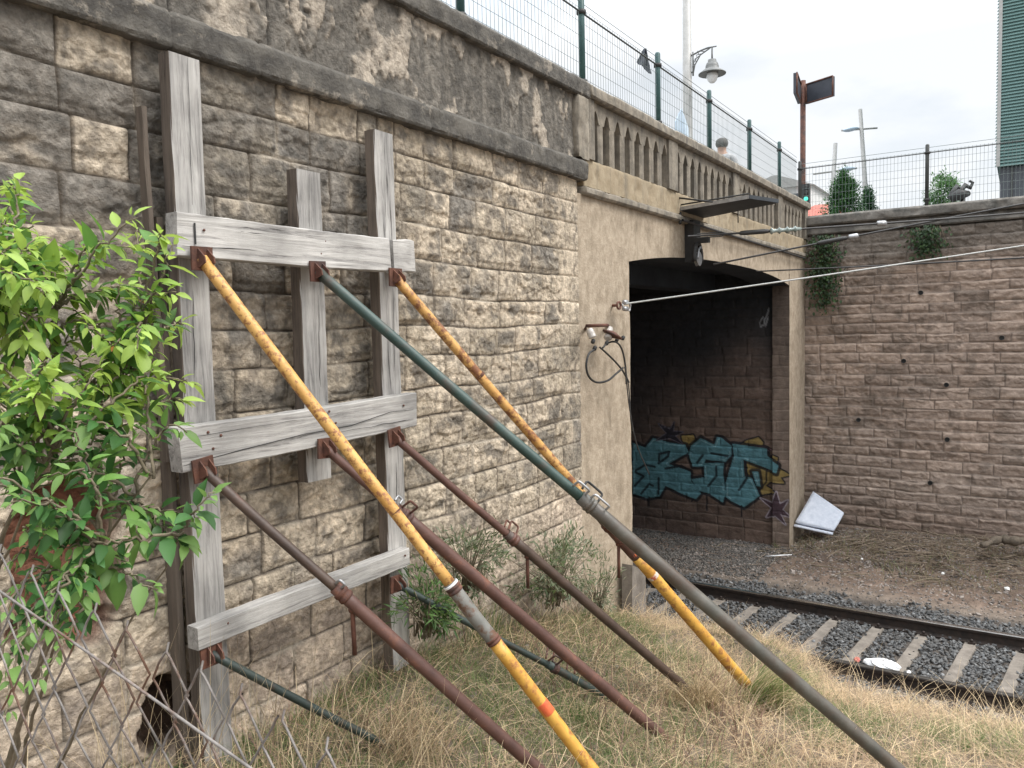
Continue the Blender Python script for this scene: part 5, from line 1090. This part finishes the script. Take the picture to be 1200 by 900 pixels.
for i in range(4):
    m = MB(); a, b = Q[i], Q[(i+1) % 4]; m.sweep([a+np.array([0, 0, .02]), b+np.array([0, 0, .02])], 1.0, sec=[(-.006, -.018), (.006, -.018), (.006, .018), (-.006, .018)], sm=False, up=(0, 0, 1)); m.build('edge_strip', MT['canopy' if i else 'galv'], e)
for A1, B1, r_ in ((wl(796, 232, .02), (Q[0]+Q[1])/2+np.array([0, 0, .03]), .010), (wl(798, 240, .02), Q[1]+np.array([0, 0, .05]), .008), (Q[0]+np.array([0, 0, -.02]), wl(797, 262, .05), .016), ((Q[2]+Q[3])/2, (Q[2]+Q[3])/2-np.array([0, 0, .12]), .006)):
    m = MB(); m.sweep(T(A1, B1), r_, 6); m.build('stay_rod', MT['black'], e)
def cable(pts, r, mt, label, sag=.0, n=24, ext=1.7, cat='cable', fit=()):
    a, b = pts[0], pts[-1]; b2 = a+(b-a)*ext; P = []
    for k in range(n+1):
        t = k/n*ext; q = a+(b-a)*t; q = q-np.array([0, 0, sag*4*t/ext*(1-t/ext)]); P.append(q)
    e = empty('overhead_cable', a, label, cat, 'overhead line cables'); m = MB(); m.sweep(P, r, 8, cap=False); m.build('wire', MT[mt], e)
    dd = (b-a)/np.linalg.norm(b-a)
    def pt(px):
        lo, hi = 0, ext
        for _ in range(40):
            k = (lo+hi)/2; q = a+(b-a)*k-np.array([0, 0, sag*4*k/ext*(1-k/ext)])
            if proj(q)[0] < px: lo = k
            else: hi = k
        return q
    for (kind, px) in fit:
        q = pt(px); m = MB()
        if kind == 'turn': m.lathe([(.008, -.16), (.02, -.14), (.024, -.10), (.024, .10), (.02, .14), (.008, .16)], q, dd, 10); m.build('turnbuckle', MT['black'], e)
        if kind == 'ins':
            pr = []
            for j in range(4): h = -.14+j*.08; pr += [(.016, h), (.028, h+.012), (.034, h+.02), (.02, h+.035)]
            m.lathe(pr+[(.016, .18)], q, dd, 14); m.build('insulator', MT['glassins'], e)
        if kind == 'eye':
            for s_ in (-1, 1): m.sweep([q-dd*.16, q-dd*.12+np.array([0, 0, .02*s_]), q+dd*.12+np.array([0, 0, .02*s_]), q+dd*.16], .006, 6)
            m.build('eye_link', MT['black'], e)
        if kind == 'clamp': m.lathe([(.015, -.05), (.028, -.04), (.028, .04), (.015, .05)], q, dd, 8); m.build('clamp', MT['galv'], e)
    return e
xe = lambda px, py, X: xpl(px, py, X)
cable([wl(806, 277, .22), xe(1200, 247, 9.6)], .010, 'cable', 'upper dark cable with turnbuckle and grey insulators, anchored to the bridge bracket', .02, fit=[('eye', 832), ('turn', 884), ('ins', 918), ('clamp', 1033)])
cable([wl(836, 310, .16), xe(1200, 241, 9.6)], .010, 'cable', 'dark cable rising to the right just below the upper one, with one small turnbuckle', -.02, fit=[('turn', 975), ('clamp', 1000)])
cable([wl(800, 258, .10), xpl(944, 303, 13.3)], .013, 'cable', 'dark steel stay crossing down the bridge face towards the far pillar', 0, ext=1.0)
cable([wl(886, 318, .06), xe(1200, 300, 10.4)], .009, 'cable', 'lower thin dark cable leaving the top of the tunnel arch', .02)
cable([wl(733, 356, .12), xe(1200, 286, 9.2)], .0075, 'cablelight', 'thick pale grey cable stretched from the concrete corner to the right edge', .015)
e = empty('cable_anchor', wl(722, 358, 0), 'rusty eye bolt and clamp holding the pale cable at the tunnel corner', 'anchor')
m = MB(); m.sweep(T(wl(716, 358, -.02), wl(722, 358, .06)), .012, 8); c0 = wl(724, 358, .08); m.sweep([c0+np.array([math.cos(t)*.035, -.01, math.sin(t)*.03]) for t in np.linspace(0, 6.28, 14)], .010, 8); m.build('eye_bolt', MT['rust'], e)
m = MB()
for s_ in (-.02, .02): m.lathe([(.01, -.04), (.022, -.03), (.022, .03), (.01, .04)], wl(733, 358, .11)+np.array([0, 0, s_*1.4]), (1, 0, 0), 8)
m.sweep([wl(729, 356, .1), wl(731, 363, .1), wl(738, 364, .12), wl(739, 357, .12), wl(733, 354, .11)], .008, 6); m.build('clamp', MT['galv'], e)
# insulator bracket with looped wire
e = empty('insulator_bracket', wl(700, 383, 0), 'rusty iron bar with white insulators and a looped black wire on the concrete corner', 'insulator bracket')
V1 = .14; m = MB(); m.sweep(T(wl(686, 386, -.02), wl(687, 382, V1), wl(712, 381, V1), wl(713, 383, -.02)), .014, 8); m.build('iron_bar', MT['rust'], e)
for a, b in (((690, 385), (695, 396)), ((715, 384), (712, 397))):
    A1, B1 = wl(*a, V1), wl(*b, V1+.03); m = MB(); dd = B1-A1; l = np.linalg.norm(dd); m.lathe([(.018, 0), (.028, .1*l), (.032, .5*l), (.03, .8*l), (.036, .9*l), (.02, l)], A1, dd, 12); m.build('insulator', MT['glaze'], e)
c0 = wl(717, 393, V1+.04); m = MB(); m.lathe([(.01, -.02), (.085, .0), (.09, .012), (.02, .035)], c0, (.3, -.35, .9), 18); m.build('disc', MT['rust'], e)
for q in ((695, 400), (697, 408), (723, 398), (730, 396), (711, 402)):
    m = MB(); m.lathe([(.008, -.02), (.017, -.012), (.017, .012), (.008, .02)], wl(*q, V1+.03), (.5, -.2, 1), 8); m.build('terminal', MT['black'], e)
def spline(P, n=8):
    P = [np.array(p, float) for p in P]; P = [2*P[0]-P[1]]+P+[2*P[-1]-P[-2]]; o = []
    for i in range(1, len(P)-2):
        for k in range(n):
            t = k/n; a, b, c, d_ = P[i-1], P[i], P[i+1], P[i+2]; o.append(.5*((2*b)+(-a+c)*t+(2*a-5*b+4*c-d_)*t*t+(-a+3*b-3*c+d_)*t**3))
    return o+[P[-2]]
m = MB(); m.sweep(spline([wl(a, b, V1+.03) for a, b in ((696, 410), (690, 415), (687, 428), (690, 441), (699, 448), (712, 446), (722, 438), (730, 431))]), .009, 8)
m.sweep(spline([wl(a, b, V1+.03) for a, b in ((703, 407), (712, 415), (722, 425), (730, 435), (737, 448))]), .008, 8)
m.sweep(spline([wl(a, b, V1+.03) for a, b in ((706, 408), (712, 402), (722, 401), (729, 410), (733, 430), (734, 450))]), .008, 8); m.build('looped_wire', MT['black'], e)
m = MB(); m.sweep(spline([wl(734, 445, V1+.03), wl(738, 480, V1+.03), wl(746, 520, V1+.05), wl(761, 556, V1+.1)]), .006, 6); m.sweep(spline([wl(732, 430, V1+.03), wl(737, 455, V1+.03), wl(739, 490, V1+.03), wl(741, 505, V1)]), .006, 6); m.build('hanging_wire', MT['cable'], e)

# cloth snagged on the fence
def cloth(name, corners, mt, label, cat, amp=.015, seed=0, n=14):
    A_, B_, C_, D_ = [np.array(c, float) for c in corners]; s, t = np.meshgrid(np.linspace(0, 1, n), np.linspace(0, 1, n), indexing='ij')
    P = (A_*(1-s[..., None])+B_*s[..., None])*(1-t[..., None])+(D_*(1-s[..., None])+C_*s[..., None])*t[..., None]
    nn = np.cross(B_-A_, D_-A_); nn /= np.linalg.norm(nn)+1e-9; h = (fbm(s*4+seed, t*3, 300+seed, 3)-.5)*2*amp+amp*np.sin(s*9+seed)*.8
    o = grid_mesh(name, P+nn*h[..., None], MT[mt]); sm = o.modifiers.new('thick', 'SOLIDIFY'); sm.thickness = .003; return tag(o, label, cat)
c1 = dp(755, 57, 8.2)
cloth('dark_rag', [dp(754, 57, 8.15), dp(757, 57, 8.15), dp(763, 88, 8.1), dp(746, 72, 8.15)], 'cloth', 'dark crumpled rag hanging from the fence rail above the arcade', 'rag', .03, 1)

# ------------------------------------------------------------------ things on the ground by the far wall
q = [xpl(952, 577, 13.45), xpl(986, 603, 13.30), None, None]
A_ = xpl(953, 578, 13.48); B_ = xpl(989, 603, 13.2); C_ = xpl(977, 623, 12.95); D_ = xpl(932, 613, 12.9)
e = empty('foam_sheet', (13.1, -.3, .0), 'pale bluish white bent foam sheet leaning against the foot of the brown wall', 'foam sheet')
n = 12; s, t = np.meshgrid(np.linspace(0, 1, n), np.linspace(0, 1, n), indexing='ij'); P = (A_*(1-s[..., None])+B_*s[..., None])*(1-t[..., None])+(D_*(1-s[..., None])+C_*s[..., None])*t[..., None]
P = P+np.array([-.10, -.03, .0])*(np.sin(t*2.6)*.35+.1*np.sin(s*5))[..., None]; o = grid_mesh('sheet', P, MT['foam'], e); sm = o.modifiers.new('thick', 'SOLIDIFY'); sm.thickness = .045
P2 = [D_+(C_-D_)*k/8+np.array([-.06, 0, -.02]) for k in range(9)]; m = MB(); m.sweep(P2, 1.0, sec=[(-.05, -.015), (.05, -.015), (.05, .015), (-.05, .015)], up=(0, 0, 1)); m.build('lower_lip', MT['foam'], e)
# branches
def sticks(name, n, cen, spr, L0, r0, mt, label, cat, seed, kind=None, up=.25):
    rd = random.Random(seed); m = MB()
    for k in range(n):
        x = cen[0]+rd.gauss(0, spr[0]); y = cen[1]+rd.gauss(0, spr[1]); x = min(x, 13.42); a = rd.uniform(0, 6.28); l = L0*rd.uniform(.3, 1.2); z = float(gz(x, y))+rd.uniform(0, .10)*(1-abs(x-cen[0])/3)
        P = [];  dx, dy, dz = math.cos(a), math.sin(a), rd.uniform(-.1, up)
        for j in range(6):
            X_ = min(x, 13.5); P.append((X_, y, max(z, float(gz(X_, y))+.004))); st = l/5; x += dx*st; y += dy*st; z += dz*st; dx += rd.uniform(-.25, .25); dy += rd.uniform(-.25, .25); dz = dz*.8+rd.uniform(-.12, .1)
        r = r0*rd.uniform(.4, 1.3); m.sweep(P, [r, r*.95, r*.85, r*.7, r*.5, r*.3], 5)
    return tag(m.build(name, MT[mt]), label, cat, kind=kind)
MT['drytwig'] = mat('dry_twig', (.16, .12, .085), (.33, .26, .19), 20, .9, .3, 80)
sticks('brushwood', 380, (12.85, -2.0, 0), (.32, .9), .6, .006, 'drytwig', 'tangled heap of dry brushwood and twigs along the foot of the brown wall', 'brushwood', 2, 'stuff')
sticks('brushwood_dark', 170, (12.5, -2.4, 0), (.55, 1.3), .6, .008, 'twig', 'dark dead twigs scattered through the heap by the wall', 'brushwood', 3, 'stuff')
sticks('scattered_twigs', 160, (11.6, -1.2, 0), (.5, 1.5), .25, .004, 'drytwig', 'small pale twigs scattered on the bare earth beyond the track', 'twigs', 4, 'stuff', .05)
n = 3600; B = np.c_[RNG.normal(12.5, .5, n), RNG.uniform(-4.2, .2, n)]; B = B[(B[:, 0] < 13.4) & (fbm(B[:, 0]*2, B[:, 1]*2, 261, 3) > .47)]; n = len(B); z = gz(B[:, 0], B[:, 1])
blades('sparse_grass', np.c_[B, z], RNG.uniform(.05, .2, n), RNG.uniform(.2, 1.4, n), RNG.uniform(0, 6.28, n), RNG.uniform(.004, .008, n), np.where((RNG.random(n) < .25)[:, None], GR2, np.array([.30, .24, .15]))*RNG.uniform(.6, 1.2, (n, 1)), 'sparse dry grass on the earth bank below the brown wall', 'dry grass')
m = MB(); P = spline([zpl(1150, 640, .28), zpl(1172, 632, .33), zpl(1190, 634, .33), zpl(1225, 630, .35)]); m.sweep(P, [.03+.035*math.sin(i/len(P)*3)+.012*math.sin(i*1.3) for i in range(len(P))], 10); tag(m.build('dead_log', MT['rustplate' if 0 else 'bark']), 'short reddish brown root log lying on the heap at the right edge', 'log')
m = MB(); m.sweep([zpl(897, 652, -.05), zpl(912, 651, -.03), zpl(928, 650, -.05)], [.008, .010, .007], 6); tag(m.build('white_stick', MT['white']), 'thin white stick on the bare ground in front of the tunnel pillar', 'stick')
def crumple(name, c, r, mt, label, cat, seed, sc=(1, .6, .45)):
    rd = np.random.default_rng(seed); th, ph = np.meshgrid(np.linspace(0, 2*np.pi, 26), np.linspace(.05, np.pi-.05, 14), indexing='ij')
    rr = r*(.65+.7*fbm(np.cos(th)*2+seed, ph*2+np.sin(th)*2, seed, 4)); rr[-1] = rr[0]
    P = np.stack([rr*np.sin(ph)*np.cos(th)*sc[0], rr*np.sin(ph)*np.sin(th)*sc[1], rr*np.cos(ph)*sc[2]], -1)+np.array(c); return tag(grid_mesh(name, P, MT[mt], smooth=False), label, cat)
c0 = zpl(1034, 779, -.11); crumple('plastic_bag', c0, .13, 'white', 'crumpled white plastic bag lying against the near rail', 'plastic bag', 5, (.7, 1.25, .4))
c0 = zpl(1004, 773, -.11); crumple('red_wrapper', c0, .05, 'red' if 0 else 'tile', 'small dark red wrapper beside the white bag on the ballast', 'wrapper', 6)
c0 = zpl(1065, 788, -.11); crumple('paper_scrap', c0, .035, 'white', 'tiny white paper scrap to the right of the plastic bag', 'paper')if 0 else crumple('paper_scrap', c0, .035, 'white', 'tiny white paper scrap to the right of the plastic bag', 'paper', 7)
for i, (px, py, r) in enumerate([(1105, 672, .035), (1180, 690, .05), (1010, 655, .03)]):
    c0 = zpl(px, py, .05); crumple('pale_rubbish', c0, r, 'render', ['pale scrap of rubbish on the bank, in the middle', 'pale scrap of rubbish on the bank near the right edge', 'pale scrap of rubbish nearest the foam sheet'][i], 'rubbish', 20+i)
